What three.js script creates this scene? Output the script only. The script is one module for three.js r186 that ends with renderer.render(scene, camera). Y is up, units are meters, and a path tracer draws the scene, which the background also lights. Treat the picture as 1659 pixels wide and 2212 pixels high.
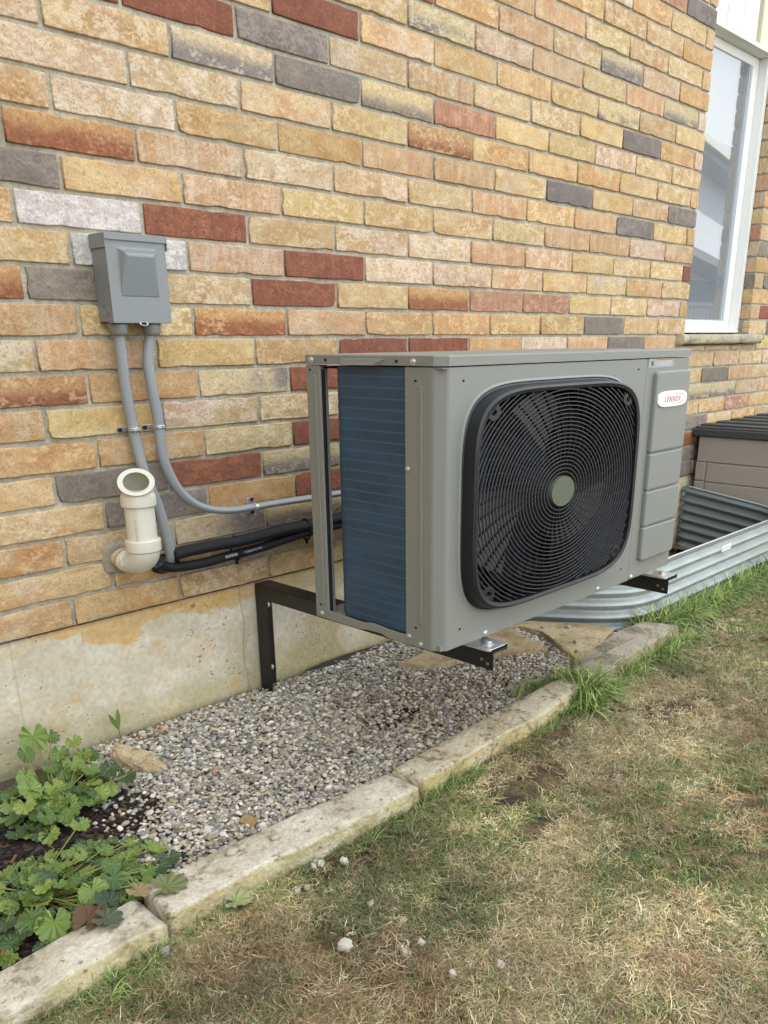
import * as THREE from 'three';
import { mergeGeometries } from 'three/addons/utils/BufferGeometryUtils.js';
import { RoundedBoxGeometry } from 'three/addons/geometries/RoundedBoxGeometry.js';

// ---------- camera, sky, sun, exposure ----------
const W = 768, H = 1024;
const scene = new THREE.Scene();
const camera = new THREE.PerspectiveCamera(62.0593, W / H, 0.02, 300);
camera.position.set(0, 0.878, 1.7248);
{
  const R = new THREE.Vector3(0.68865419, -0.00737399, 0.72505243), U = new THREE.Vector3(0.25843586, 0.93677405, -0.23593491), F = new THREE.Vector3(0.67747052, -0.34985711, -0.64701908);
  camera.quaternion.setFromRotationMatrix(new THREE.Matrix4().makeBasis(R, U, F.clone().negate()));
}
camera.setViewOffset(W, H, -14.62, -145.33, W, H);
const SUN = new THREE.Vector3(0.18, 1.0, -0.78).normalize();   // behind the house: all that is near stands in open shade

function mul(a) { return function () { a |= 0; a = a + 0x6D2B79F5 | 0; let t = Math.imul(a ^ a >>> 15, 1 | a); t = t + Math.imul(t ^ t >>> 7, 61 | t) ^ t; return ((t ^ t >>> 14) >>> 0) / 4294967296; }; }
const hash = (x, y, s) => { let h = Math.imul(x, 374761393) + Math.imul(y, 668265263) + Math.imul(s, 1274126177) | 0; h = Math.imul(h ^ h >>> 13, 1274126177); h = Math.imul(h ^ h >>> 16, 2246822519); return ((h ^ h >>> 15) >>> 0) / 4294967296; };
function vn(x, y, s) { const xi = Math.floor(x), yi = Math.floor(y); let fx = x - xi, fy = y - yi; fx = fx * fx * (3 - 2 * fx); fy = fy * fy * (3 - 2 * fy); const a = hash(xi, yi, s), b = hash(xi + 1, yi, s), c = hash(xi, yi + 1, s), d = hash(xi + 1, yi + 1, s); return a + (b - a) * fx + (c - a) * fy + (a - b - c + d) * fx * fy; }
function fbm(x, y, s, o = 4) { let a = 0, w = .5, t = 0; for (let i = 0; i < o; i++) { a += w * vn(x, y, s + i * 17); t += w; w *= .5; x = x * 2.03 + 3.1; y = y * 2.03 + 1.7; } return a / t; }
const sst = (a, b, x) => { x = Math.min(1, Math.max(0, (x - a) / (b - a))); return x * x * (3 - 2 * x); };
const lerp = (a, b, t) => a + (b - a) * t;
const mix3 = (a, b, t) => [lerp(a[0], b[0], t), lerp(a[1], b[1], t), lerp(a[2], b[2], t)];
const lin = c => Math.pow(c / 255, 2.2);
const linC = (r, g, b, k = 1) => new THREE.Color().setRGB(lin(r) * k, lin(g) * k, lin(b) * k);

{ // bright sky with broken thin cloud, whiter about the sun
  const w = 256, h = 128, d = new Float32Array(w * h * 4);
  for (let j = 0; j < h; j++) for (let i = 0; i < w; i++) {
    const v = (j + .5) / h, th = (v - .5) * Math.PI, ph = ((i + .5) / w - .5) * 2 * Math.PI;
    const y = Math.sin(th), x = Math.cos(th) * Math.cos(ph), z = Math.cos(th) * Math.sin(ph);
    const c = x * SUN.x + y * SUN.y + z * SUN.z, g = Math.pow(Math.max(0, c), 6);
    const cl = fbm(x * 3 / (Math.abs(y) + .5) + 7, z * 3 / (Math.abs(y) + .5) + 2, 5, 4), k = sst(.35, .68, cl);
    let L = .86 + .1 * Math.max(0, y) + .9 * g + .35 * k;
    let col = mix3([.66, .82, 1.02], [1.0, 1.0, .97], k * .8 + .2);
    if (y < 0) { L = .16; col = [1, .98, .9]; }
    d.set([col[0] * L, col[1] * L, col[2] * L, 1], (j * w + i) * 4);
  }
  const t = new THREE.DataTexture(d, w, h, THREE.RGBAFormat, THREE.FloatType);
  t.mapping = THREE.EquirectangularReflectionMapping; t.magFilter = t.minFilter = THREE.LinearFilter; t.needsUpdate = true;
  scene.background = t; scene.environment = t;
}
const sun = new THREE.DirectionalLight(new THREE.Color().setRGB(1, .95, .86), 4);
sun.position.copy(SUN).multiplyScalar(25).add(new THREE.Vector3(1.6, 0, .5)); sun.target.position.set(1.6, 0, .5);
sun.castShadow = true; sun.shadow.radius = 1; sun.shadow.mapSize.set(2048, 2048);
Object.assign(sun.shadow.camera, { left: -14, right: 24, top: 14, bottom: -14, near: .5, far: 60 });
scene.add(sun, sun.target);
const EXPOSURE = 2.68;

// ---------- helpers ----------
const K = .735;                                   // height to width ratio of a round thing here, as in the photograph
const used = {};
function numbered(n) { const k = used[n] = (used[n] ?? -1) + 1; return k ? `${n}_${String(k).padStart(3, '0')}` : n; }
function tag(o, label, category, group, kind) { if (label) o.userData.label = label; if (category) o.userData.category = category; if (group) o.userData.group = group; if (kind) o.userData.kind = kind; return o; }
function thing(name, label, category, [x, y, z] = [0, 0, 0], group) { const o = new THREE.Group(); o.name = numbered(name); o.position.set(x, y, z); scene.add(o); return tag(o, label, category, group); }
function part(name, geo, mat, parent = scene) {
  const g = Array.isArray(geo) ? merge(geo) : geo; const m = new THREE.Mesh(g, mat); m.castShadow = m.receiveShadow = true;
  m.name = parent === scene ? numbered(name) : name; 
  if (parent !== scene) { const n = (parent.userData._n ??= {}); const k = n[name] = (n[name] ?? -1) + 1; if (k) m.name = `${name}_${String(k).padStart(3, '0')}`; }
  parent.add(m); return m;
}
function merge(l) { const nonIdx = l.map(g => g.index ? g.toNonIndexed() : g); const keys = ['position', 'normal', 'uv']; const hasC = nonIdx.every(g => g.attributes.color); if (hasC) keys.push('color'); for (const g of nonIdx) for (const k of Object.keys(g.attributes)) if (!keys.includes(k)) g.deleteAttribute(k); for (const g of nonIdx) if (!g.attributes.uv) g.setAttribute('uv', new THREE.BufferAttribute(new Float32Array(g.attributes.position.count * 2), 2)); return nonIdx.length > 1 ? mergeGeometries(nonIdx) : nonIdx[0]; }
const bx = (x0, x1, y0, y1, z0, z1) => new THREE.BoxGeometry(x1 - x0, y1 - y0, z1 - z0).translate((x0 + x1) / 2, (y0 + y1) / 2, (z0 + z1) / 2);
const rbx = (x0, x1, y0, y1, z0, z1, r = .002, s = 2) => new RoundedBoxGeometry(x1 - x0, y1 - y0, z1 - z0, s, r).translate((x0 + x1) / 2, (y0 + y1) / 2, (z0 + z1) / 2);
function geoFrom(pos, idx, uv) { const g = new THREE.BufferGeometry(); g.setAttribute('position', new THREE.BufferAttribute(new Float32Array(pos), 3)); if (uv) g.setAttribute('uv', new THREE.BufferAttribute(new Float32Array(uv), 2)); g.setIndex(idx); g.computeVertexNormals(); return g; }
// tube along points [x,y,z]; round in true height (y is K of it); rad(s 0..1, length m) ; seg, ring
function tube(pts, rad, seg = 60, ring = 14, cap = true, a0 = 0, a1 = Math.PI * 2, sq = K) {
  const c = new THREE.CatmullRomCurve3(pts.map(p => new THREE.Vector3(p[0], p[1] / sq, p[2])), false, 'centripetal');
  c.arcLengthDivisions = 400; const len = c.getLength(), fr = c.computeFrenetFrames(seg, false), pos = [], idx = [], uv = [];
  let n = new THREE.Vector3(), b = new THREE.Vector3();
  for (let i = 0; i <= seg; i++) {
    const t = i / seg, p = c.getPointAt(t), T = c.getTangentAt(t), r = typeof rad === 'number' ? rad : rad(t, t * len);
    if (i === 0) { n.set(0, 0, 1); if (Math.abs(T.z) > .8) n.set(0, 1, 0); }
    n.addScaledVector(T, -n.dot(T)).normalize(); b.crossVectors(T, n);
    for (let j = 0; j <= ring; j++) { const a = lerp(a0, a1, j / ring); const ca = Math.cos(a) * r, sa = Math.sin(a) * r; pos.push(p.x + n.x * ca + b.x * sa, (p.y + n.y * ca + b.y * sa) * sq, p.z + n.z * ca + b.z * sa); uv.push(t, j / ring); }
  }
  for (let i = 0; i < seg; i++) for (let j = 0; j < ring; j++) { const a = i * (ring + 1) + j, d = a + ring + 1; idx.push(a, a + 1, d, a + 1, d + 1, d); }
  if (cap) for (const e of [0, seg]) { const ci = pos.length / 3, p = c.getPointAt(e / seg); pos.push(p.x, p.y * sq, p.z); uv.push(.5, .5); for (let j = 0; j < ring; j++) { const a = e * (ring + 1) + j; e ? idx.push(ci, a, a + 1) : idx.push(ci, a + 1, a); } }
  return geoFrom(pos, idx, uv);
}
function canvasTex(w, h, draw) { const c = document.createElement('canvas'); c.width = w; c.height = h; const x = c.getContext('2d'); draw(x, w, h); const t = new THREE.CanvasTexture(c); t.colorSpace = THREE.SRGBColorSpace; t.magFilter = THREE.LinearFilter; return t; }
function dataTex(w, h, f, srgb = true, wrap = THREE.RepeatWrapping) {
  const d = new Uint8Array(w * h * 4); for (let j = 0; j < h; j++) for (let i = 0; i < w; i++) { const c = f(i / w, j / h, i, j); const k = (j * w + i) * 4; d[k] = Math.max(0, Math.min(255, c[0])); d[k + 1] = Math.max(0, Math.min(255, c[1])); d[k + 2] = Math.max(0, Math.min(255, c[2])); d[k + 3] = 255; }
  const t = new THREE.DataTexture(d, w, h); if (srgb) t.colorSpace = THREE.SRGBColorSpace; t.wrapS = t.wrapT = wrap; t.magFilter = THREE.LinearFilter; t.minFilter = THREE.LinearMipmapLinearFilter; t.generateMipmaps = true; t.needsUpdate = true; return t;
}
const std = (c, roughness = .6, metalness = 0, o = {}) => new THREE.MeshStandardMaterial({ color: c, roughness, metalness, ...o });
const phy = (c, roughness, metalness, o) => new THREE.MeshPhysicalMaterial({ color: c, roughness, metalness, ...o });

// ---------- materials ----------
const paintNoise = dataTex(256, 256, (u, v) => { const n = 255 * fbm(u * 60, v * 60, 3, 3); return [n, n, n]; }, false);
const dirtyRough = dataTex(256, 256, (u, v) => { const n = 110 + 90 * fbm(u * 7, v * 9, 23, 5); return [n, n, n]; }, false);
const M = {
  case: std(linC(147, 150, 144, .73), .48, 0, { bumpMap: paintNoise, bumpScale: .00012 }),
  black: std(linC(30, 32, 36), .42), blackMatte: std(linC(14, 14, 15), .8), dark: std(linC(15, 15, 17), .85),
  iron: std(linC(30, 28, 27), .38, 0, { bumpMap: dirtyRough, bumpScale: .0004 }),
  zinc: std(linC(205, 208, 210), .5, .7, { roughnessMap: dirtyRough }), steelDark: std(linC(150, 150, 152), .4, .8),
  boxGrey: std(linC(138, 144, 146, .8), .4), conduit: std(linC(150, 155, 158, .9), .45), fitting: std(linC(120, 122, 120), .55),
  pvc: std(linC(234, 231, 215, .85), .32), foam: std(linC(24, 24, 28), .8), frame: std(linC(236, 238, 236, .92), .45),
  coil: std(linC(38, 66, 86, .8), .5, .25), tubeLine: std(linC(66, 100, 128, .82), .5, .1), blade: std(linC(78, 77, 72), .5),
  blueScrew: std(linC(38, 48, 96), .4, .5), putty: std(linC(28, 30, 36), .45), taupe: std(linC(158, 152, 144, .85), .6, 0, { bumpMap: paintNoise, bumpScale: .0004 }), lidDark: std(linC(66, 70, 72, .8), .6, 0, { bumpMap: paintNoise, bumpScale: .0004 }),
};

// =====================================================================
// THE BRICK HOUSE
// =====================================================================
const house = thing('brick_house', 'brick house wall with mixed tan, orange and red bricks on a concrete foundation', 'house');
const ROW = .065486, JX = .267, Y0 = 1.1515, FT = .3, WX0 = 3.525, WX1 = 4.16, SILL = .8895, SILLB = .849;
// kinds: T tan, Y yellow, P pale pink, O orange, B orange to brown, R red, G grey, M tan with grey, W whitewashed, S pink orange streaks, Q pinkish red
const ROWS = { '-12': [10, 'G'], '-11': [8, 'TYT'], '-10': [7, 'RTYO'], '-9': [6, 'SYSYT'], '-8': [5, 'OSSMSO'], '-7': [3, 'PMPSYSMP'], '-6': [2, 'RRYTSTMTY'], '-5': [1, 'RGTSTTYGOP'], '-4': [0, 'YTMGMQYYSTT'], '-3': [0, 'PPTYBOSOYTO'], '-2': [0, 'OPOOSSYGYTG'], '-1': [-1, 'PBSPSYSYSGYO'], '0': [0, 'GYSYTTYSSPT'], '1': [-1, 'OWRTPPSSYYYR'], '2': [0, 'YWSRPYSTYOO'], '3': [-1, 'BGTRTBQQYYPO'], '4': [0, 'SYBTOOOOGSTT'], '5': [-1, 'PSYORROPSGSTYO'], '6': [0, 'BOMRTTOYTSTYSYP'], '7': [-1, 'SYPTRTOTYOSYGST'], '8': [0, 'OTYRSTYTOSTMMPT'], '9': [-1, 'TGRMYTOTSYTYOQY'], '10': [0, 'TGORTOYTSTGGYOT'], '11': [-1, 'OTMMTOYTOTSRTOY'], '12': [0, 'TOTTOTYTOTGGTOT'], '13': [-1, 'TOTTTOTYTOTGTOT'] };
const rb = mul(77); const RK = 'TTTYYYPPOOOSSSBQRGM';
const bricks = [];   // x0,x1,y0,y1,kind,seed,vis, face ('f' front, 'r' reveal)
const J = .0076;
for (let j = -48; j <= 13; j++) {
  const even = ((j % 2) + 2) % 2 === 0, off = even ? .89 : 1.0562, yb = Y0 - j * ROW, y0 = yb, y1 = yb + ROW - J; const rr = ROWS[j];
  for (let i = -18; i <= 28; i++) {
    let x0 = off + (i - 1) * JX + J / 2, x1 = off + i * JX - J / 2; const xa = x0, xb = x1;
    const kind = rr && rr[1][i - rr[0]] || RK[Math.floor(rb() * RK.length)]; const sd = Math.floor(rb() * 1e6);
    let split = null;
    if (y0 > SILL - .05 && y0 < 2.0 || y0 >= 2.0) { // window and panel column runs on above
      if (x0 < WX0 && x1 > WX0) x1 = WX0; else if (x0 >= WX0 - .001 && x1 <= WX1) continue; else if (x0 < WX1 && x1 > WX1) x0 = WX1; else if (x0 < WX0 && x1 > WX1) { continue; }
      if (x1 <= x0 + .008) continue;
    }
    if (y1 > SILLB && y0 < SILL && x0 < 4.27 && x1 > 3.455) { // the stone sill takes this place
      if (x0 < 3.455) x1 = Math.min(x1, 3.451); else if (x1 > 4.27) x0 = Math.max(x0, 4.274); else { if (y0 < SILLB - .02) bricks.push({ x0, x1, y0, y1: SILLB - .006, kind, sd }); continue; }
    }
    if (y0 < SILL && y1 > SILL && x0 < WX1 && x1 > WX0) continue;
    if (x1 - x0 < .012) continue;
    bricks.push({ x0, x1, y0, y1, kind, sd, j, i });
  }
}
// which show in the photograph: project to the frame and skip what the heat pump hides
const tmpV = new THREE.Vector3(); camera.updateMatrixWorld(true); camera.updateProjectionMatrix();
function inFrame(b) { let vis = 0; const pts = [[b.x0, b.y0], [b.x1, b.y1], [(b.x0 + b.x1) / 2, (b.y0 + b.y1) / 2]]; for (const [x, y] of pts) { tmpV.set(x, y, 0).project(camera); if (tmpV.z < 1 && Math.abs(tmpV.x) < 1 && Math.abs(tmpV.y) < 1) { const px = (tmpV.x + 1) / 2 * 1659, py = (1 - tmpV.y) / 2 * 2212; if (!(px > 735 && px < 1430 && py > 775 && py < 1400)) vis++; } } return vis; }
for (const b of bricks) { b.vis = inFrame(b) > 0; tmpV.set(b.x0, b.y0, 0).project(camera); const a = tmpV.x, c = tmpV.y; tmpV.set(b.x1, b.y1, 0).project(camera); b.area = Math.abs((tmpV.x - a) * (tmpV.y - c)); }
// right reveal bricks beside the window
const reveal = []; for (let j = -30; j <= 3; j++) { const y0 = Y0 - j * ROW; if (y0 < SILL - .01) continue; reveal.push({ y0, y1: y0 + ROW - J, kind: 'TYTOSTOTYTGRTGT'[((j % 15) + 15) % 15], sd: Math.floor(rb() * 1e6), vis: y0 < 2.3, area: .002 }); }
const visB = bricks.filter(b => b.vis).sort((a, b) => b.area - a.area), restB = bricks.filter(b => !b.vis);
console.log('visible bricks', visB.length, 'reveal', reveal.filter(r => r.vis).length, 'rest', restB.length);
const named = visB.slice(0, 282); for (const b of visB.slice(282)) restB.push(b);
const CW = 256, CH = 54, COLS = 8, TH = 2048; const cellCount = 8 * Math.floor(TH / CH);
const PAL = { T: [[220, 196, 155], [207, 170, 121], [230, 216, 189]], Y: [[224, 202, 155], [214, 183, 125], [231, 219, 190]], P: [[221, 201, 173], [209, 175, 139], [231, 220, 202]], O: [[215, 183, 135], [204, 160, 107], [228, 211, 175]], B: [[206, 163, 112], [163, 107, 75], [223, 194, 150]], R: [[156, 102, 79], [140, 86, 66], [185, 126, 88]], G: [[150, 142, 133], [132, 126, 119], [182, 171, 152]], M: [[218, 200, 160], [148, 140, 131], [226, 213, 182]], W: [[226, 224, 218], [211, 206, 198], [240, 239, 235]], S: [[220, 194, 158], [206, 165, 120], [230, 215, 193]], Q: [[200, 158, 128], [178, 126, 97], [223, 204, 179]] };
const cells = [...named.map(b => [b.kind, b.sd]), ...Array.from({ length: Math.max(0, cellCount - named.length) }, (_, i) => [RK[i % RK.length], 5000 + i * 13])].slice(0, cellCount);
const hgt = new Uint8Array(2048 * TH * 4), colr = new Uint8Array(2048 * TH * 4);
cells.forEach(([kind, sd], ci) => {
  const cx = ci % COLS * CW, cy = Math.floor(ci / COLS) * CH, p = PAL[kind], r = mul(sd), s = sd % 9999, flip = r() < .5, tone = .96 + r() * .08, streak = 'RSQB'.includes(kind) ? .3 + r() * .7 : r() < .25 ? .5 : 0, grad = kind === 'B' || kind === 'M' ? 1 : 0, gp = .35 + r() * .3, vert = kind === 'M' && r() < .3, lime = r() * .8 + (kind === 'P' || kind === 'W' ? .5 : 0), redDots = 'PS'.includes(kind) ? 1 : .25, alt = PAL['TYPOTYPS'[Math.floor(r() * 8)]], altK = 'TYOPS'.includes(kind) && r() < .65 ? .55 + r() * .45 : 0, altT = .42 + r() * .16, tint = [1.01 + (r() - .5) * .03, .995, .99 + (r() - .5) * .05];
  for (let y = 0; y < CH; y++) for (let x = 0; x < CW; x++) {
    const u = x, v = y * 1.0, n1 = fbm(u / 62 + s, v / 30, s, 4), n2 = fbm(u / 24 + 9, v / 14 + s, s + 3, 4), n3 = fbm(u / 7, v / 4, s + 5, 3), n4 = fbm(u / 2.6, v / 2.6, s + 8, 2), st = streak ? vn(u / 6 + s, v / 60, s + 11) * .6 + vn(u / 15, v / 80, s + 12) * .4 : 0;
    let k = sst(.36, .66, n1 + (n3 - .5) * .5 + (n4 - .5) * .2); if (streak) k = lerp(k, sst(.38, .62, st + (n3 - .5) * .4), streak * .75);
    if (grad) { const g = vert ? u / CW : 1 - v / CH; k = sst(gp - .22, gp + .22, g + (n2 - .5) * .55 + (n3 - .5) * .25); if (kind === 'M' && s % 3 === 0) k *= sst(.3, .6, n1); }
    let c = mix3(p[0], p[1], k); if (altK) { const am = sst(altT - .05, altT + .05, fbm(u / 64 + s + 40, v / 70, s + 31, 3) + (n3 - .5) * .16 + (n2 - .5) * .12); c = mix3(c, mix3(alt[0], alt[1], k), am * altK); }
    const lm = sst(.48, .74, n2 * .6 + n1 * .4 + (n3 - .5) * .55 + (lime - .5) * .2); c = mix3(c, p[2], lm * ('RG'.includes(kind) ? .4 : .75) * Math.min(1, .35 + lime));
    const edge = Math.min(x, CW - 1 - x) / 6, ey = Math.min(y, CH - 1 - y) / 4, e = Math.min(1, Math.min(edge, ey)); if (kind !== 'R') c = mix3(mix3(c, p[2], .35), c, e);
    const rd = sst(.6, .78, n3 * .45 + n4 * .55) * redDots; c = mix3(c, [180, 136, 116], rd * .4);
    const pit = sst(.70, .8, n4 * .65 + n3 * .35); c = mix3(c, [c[0] * .62, c[1] * .58, c[2] * .52], pit * .8);
    const wr = Math.abs(fbm(u / 20 + 4, v / 9, s + 21, 3) - .5); const crease = 1 - sst(0, .018, wr); c = mix3(c, mix3(c, [240, 226, 196], .6), crease * .4 * sst(.45, .6, n1));
    const f = tone * (1 + (n4 - .5) * .28 + (n3 - .5) * .24 + (n2 - .5) * .12);
    const o = ((cy + y) * 2048 + cx + x) * 4; for (let q = 0; q < 3; q++) colr[o + q] = Math.min(255, Math.max(0, c[q] * f * tint[q])); colr[o + 3] = 255;
    const hh = 128 + (n2 - .5) * 46 + (n3 - .5) * 70 + (n4 - .5) * 60 - pit * 70 + crease * 26 + lm * 14 - (1 - e) * 16; hgt[o] = hgt[o + 1] = hgt[o + 2] = Math.max(0, Math.min(255, hh)); hgt[o + 3] = 255;
  }
});
const mkT = (d, srgb) => { const t = new THREE.DataTexture(d, 2048, TH); if (srgb) t.colorSpace = THREE.SRGBColorSpace; t.magFilter = THREE.LinearFilter; t.minFilter = THREE.LinearMipmapLinearFilter; t.generateMipmaps = true; t.needsUpdate = true; return t; };
const brickMat = std(new THREE.Color().setRGB(.72, .72, .72), .92, 0, { map: mkT(colr, true), bumpMap: mkT(hgt, false), bumpScale: .0026 });
function brickGeo(w, h, d, ci, sd) {
  const r = mul(sd + 3), out = [], nx = 9, ny = 3, jit = .0009; const P = [];
  const push = (x, y) => P.push([x, y]);
  for (let i = 0; i < nx; i++) push(-w / 2 + w * i / nx, -h / 2); for (let i = 0; i < ny; i++) push(w / 2, -h / 2 + h * i / ny); for (let i = 0; i < nx; i++) push(w / 2 - w * i / nx, h / 2); for (let i = 0; i < ny; i++) push(-w / 2, h / 2 - h * i / ny);
  const n = P.length, pos = [], uv = [], idx = []; const cu = ci % COLS * CW / 2048, cv = Math.floor(ci / COLS) * CH / TH;
  const U = (x, y) => [cu + (.012 + .976 * Math.min(1, Math.max(0, x / w + .5))) * CW / 2048, cv + (.03 + .94 * Math.min(1, Math.max(0, y / h + .5))) * CH / TH];
  const q = P.map(([x, y]) => { const chip = r() < .12 ? .002 + r() * .003 : 0; const sx = Math.sign(x) * (Math.abs(Math.abs(x) - w / 2) < 1e-6 ? 1 : 0), sy = Math.sign(y) * (Math.abs(Math.abs(y) - h / 2) < 1e-6 ? 1 : 0); const corner = sx && sy ? .0006 : 0; return [x - sx * (corner + chip + r() * jit) + (r() - .5) * .0008, y - sy * (corner + chip * .7 + r() * jit) + (r() - .5) * .0008, 1 - chip * 30]; });
  const rings = [[1, -d], [1, -.0022], [.6, -.0008], [0, 0]];
  for (const [k, z] of rings) for (const [x, y] of q) { const inset = (1 - k) * .0018; const xx = x - Math.sign(x) * inset * (Math.abs(x) > w / 2 - .012 ? 1 : 0), yy = y - Math.sign(y) * inset * (Math.abs(y) > h / 2 - .012 ? 1 : 0); pos.push(xx, yy, z + (r() - .5) * (z > -.01 ? .0006 : 0)); uv.push(...U(xx, yy)); }
  for (let k = 0; k < 3; k++) for (let i = 0; i < n; i++) { const a = k * n + i, b = k * n + (i + 1) % n, c = a + n, e = b + n; idx.push(a, b, c, b, e, c); }
  // face: strip between lower and upper edge
  const c0 = pos.length / 3; pos.push(-w / 4, 0, (r() - .3) * .0016, 0, 0, (r() - .3) * .0016, w / 4, 0, (r() - .3) * .0016); uv.push(...U(-w / 4, 0), ...U(0, 0), ...U(w / 4, 0));
  for (let i = 0; i < n; i++) { const a = 3 * n + i, b = 3 * n + (i + 1) % n, mx = (pos[a * 3] + pos[b * 3]) / 2; const cc = mx < -w / 8 ? c0 : mx > w / 8 ? c0 + 2 : c0 + 1; idx.push(a, b, cc); const ca = pos[a * 3] < -w / 8 ? c0 : pos[a * 3] > w / 8 ? c0 + 2 : c0 + 1; }
  // close the seams between the three fans
  for (const sg of [1, -1]) for (const [l, rr] of [[c0, c0 + 1], [c0 + 1, c0 + 2]]) { let best = -1, bd = 1e9; const xm = l === c0 ? -w / 8 : w / 8; for (let i = 0; i < n; i++) { const a = 3 * n + i, b = 3 * n + (i + 1) % n; if (Math.sign(pos[a * 3 + 1]) !== sg) continue; const ma = (pos[a * 3] + pos[((3 * n + (i - 1 + n) % n)) * 3]) / 2, mb = (pos[a * 3] + pos[b * 3]) / 2; if ((ma < xm) !== (mb < xm)) { best = a; break; } } if (best >= 0) sg > 0 ? idx.push(best, l, rr) : idx.push(best, rr, l); }
  const g = geoFrom(pos, idx, uv); return g;
}
const rz = mul(9);
named.forEach((b, ci) => { const w = b.x1 - b.x0, h = b.y1 - b.y0, m = part('brick', brickGeo(w, h, .03, ci, b.sd), brickMat, house); m.position.set((b.x0 + b.x1) / 2, (b.y0 + b.y1) / 2, (rz() - .5) * .003); m.rotation.set((rz() - .5) * .012, (rz() - .5) * .006, (rz() - .5) * .004); });
{
  const l = []; for (const b of restB) { const g = brickGeo(b.x1 - b.x0, b.y1 - b.y0, .03, named.length + (b.sd % (cellCount - named.length)), b.sd); g.translate((b.x0 + b.x1) / 2, (b.y0 + b.y1) / 2, (rz() - .5) * .003); l.push(g); }
  reveal.filter(r => !r.vis).forEach(b => { const g = brickGeo(.05, b.y1 - b.y0, .02, named.length + (b.sd % (cellCount - named.length)), b.sd); g.rotateY(-Math.PI / 2).translate(WX1 - .0005, (b.y0 + b.y1) / 2, -.026); l.push(g); });
  tag(part('brick_remainder', l, brickMat, house), null, null, null, 'stuff');
  reveal.filter(r => r.vis).forEach((b) => { const m = part('reveal_brick', brickGeo(.052, b.y1 - b.y0, .02, named.length + (b.sd % (cellCount - named.length)), b.sd), brickMat, house); m.rotation.y = -Math.PI / 2; m.position.set(WX1 - .0005, (b.y0 + b.y1) / 2, -.0265); });
}
const mortTex = dataTex(512, 512, (u, v) => { const n = fbm(u * 40, v * 40, 31, 4), m = fbm(u * 160, v * 160, 32, 2), L = fbm(u * 5, v * 5, 33, 3); const f = .8 + .22 * n + .16 * (m - .5) + .2 * (L - .5); return [212 * f, 204 * f, 182 * f]; });
const mortBump = dataTex(512, 512, (u, v) => { const n = 255 * (.5 * fbm(u * 50, v * 50, 41, 3) + .5 * fbm(u * 200, v * 200, 42, 2)); return [n, n, n]; }, false);
const mortMat = std(new THREE.Color(.76, .76, .76), .95, 0, { map: mortTex, bumpMap: mortBump, bumpScale: .003 });
function uvWorld(g, s, ox = 0, oy = 0) { g.computeVertexNormals?.(); const p = g.attributes.position, n = g.attributes.normal, uv = new Float32Array(p.count * 2); for (let i = 0; i < p.count; i++) { const ax = Math.abs(n.getX(i)), ay = Math.abs(n.getY(i)), az = Math.abs(n.getZ(i)); let a, b; if (ay > ax && ay > az) { a = p.getX(i); b = p.getZ(i); } else if (ax > az) { a = p.getZ(i); b = p.getY(i); } else { a = p.getX(i); b = p.getY(i); } uv[i * 2] = a * s + ox; uv[i * 2 + 1] = b * s + oy; } g.setAttribute('uv', new THREE.BufferAttribute(uv, 2)); return g; }
{
  const z = -.006, top = 4.25, l = [bx(-4.2, WX0 - .006, FT - .001, top, -.2, z), bx(WX1 + .006, 8.5, FT - .001, top, -.2, z), bx(WX0 - .006, WX1 + .006, FT - .001, SILLB - .004, -.2, z)];
  part('mortar', uvWorld(merge(l), 2), mortMat, house);
  part('roof', [(() => { const s = new THREE.Shape([[.38, 4.2], [.38, 4.32], [-3.6, 6.1], [-7.6, 4.32], [-7.6, 4.2]].map(p => new THREE.Vector2(-p[0], p[1]))); return new THREE.ExtrudeGeometry(s, { depth: 13.3, bevelEnabled: false }).rotateY(Math.PI / 2).translate(-4.5, 0, 0); })()], std(linC(92, 84, 78), .9), house);
  part('added_wing_wall', bx(-4.2, -2.5, -.5, 4.2, -.2, 3.4), std(linC(196, 166, 124, .8), .95, 0, { bumpMap: mortBump, bumpScale: .004 }), house);  // unseen wing, added to block sky light from the left
  part('rear_wall', [bx(-4.2, -4, -.5, 4.2, -7.3, -.2), bx(8.3, 8.5, -.5, 4.2, -7.3, -.2), bx(-4.2, 8.5, -.5, 4.2, -7.4, -7.2)], mortMat, house);
}
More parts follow.
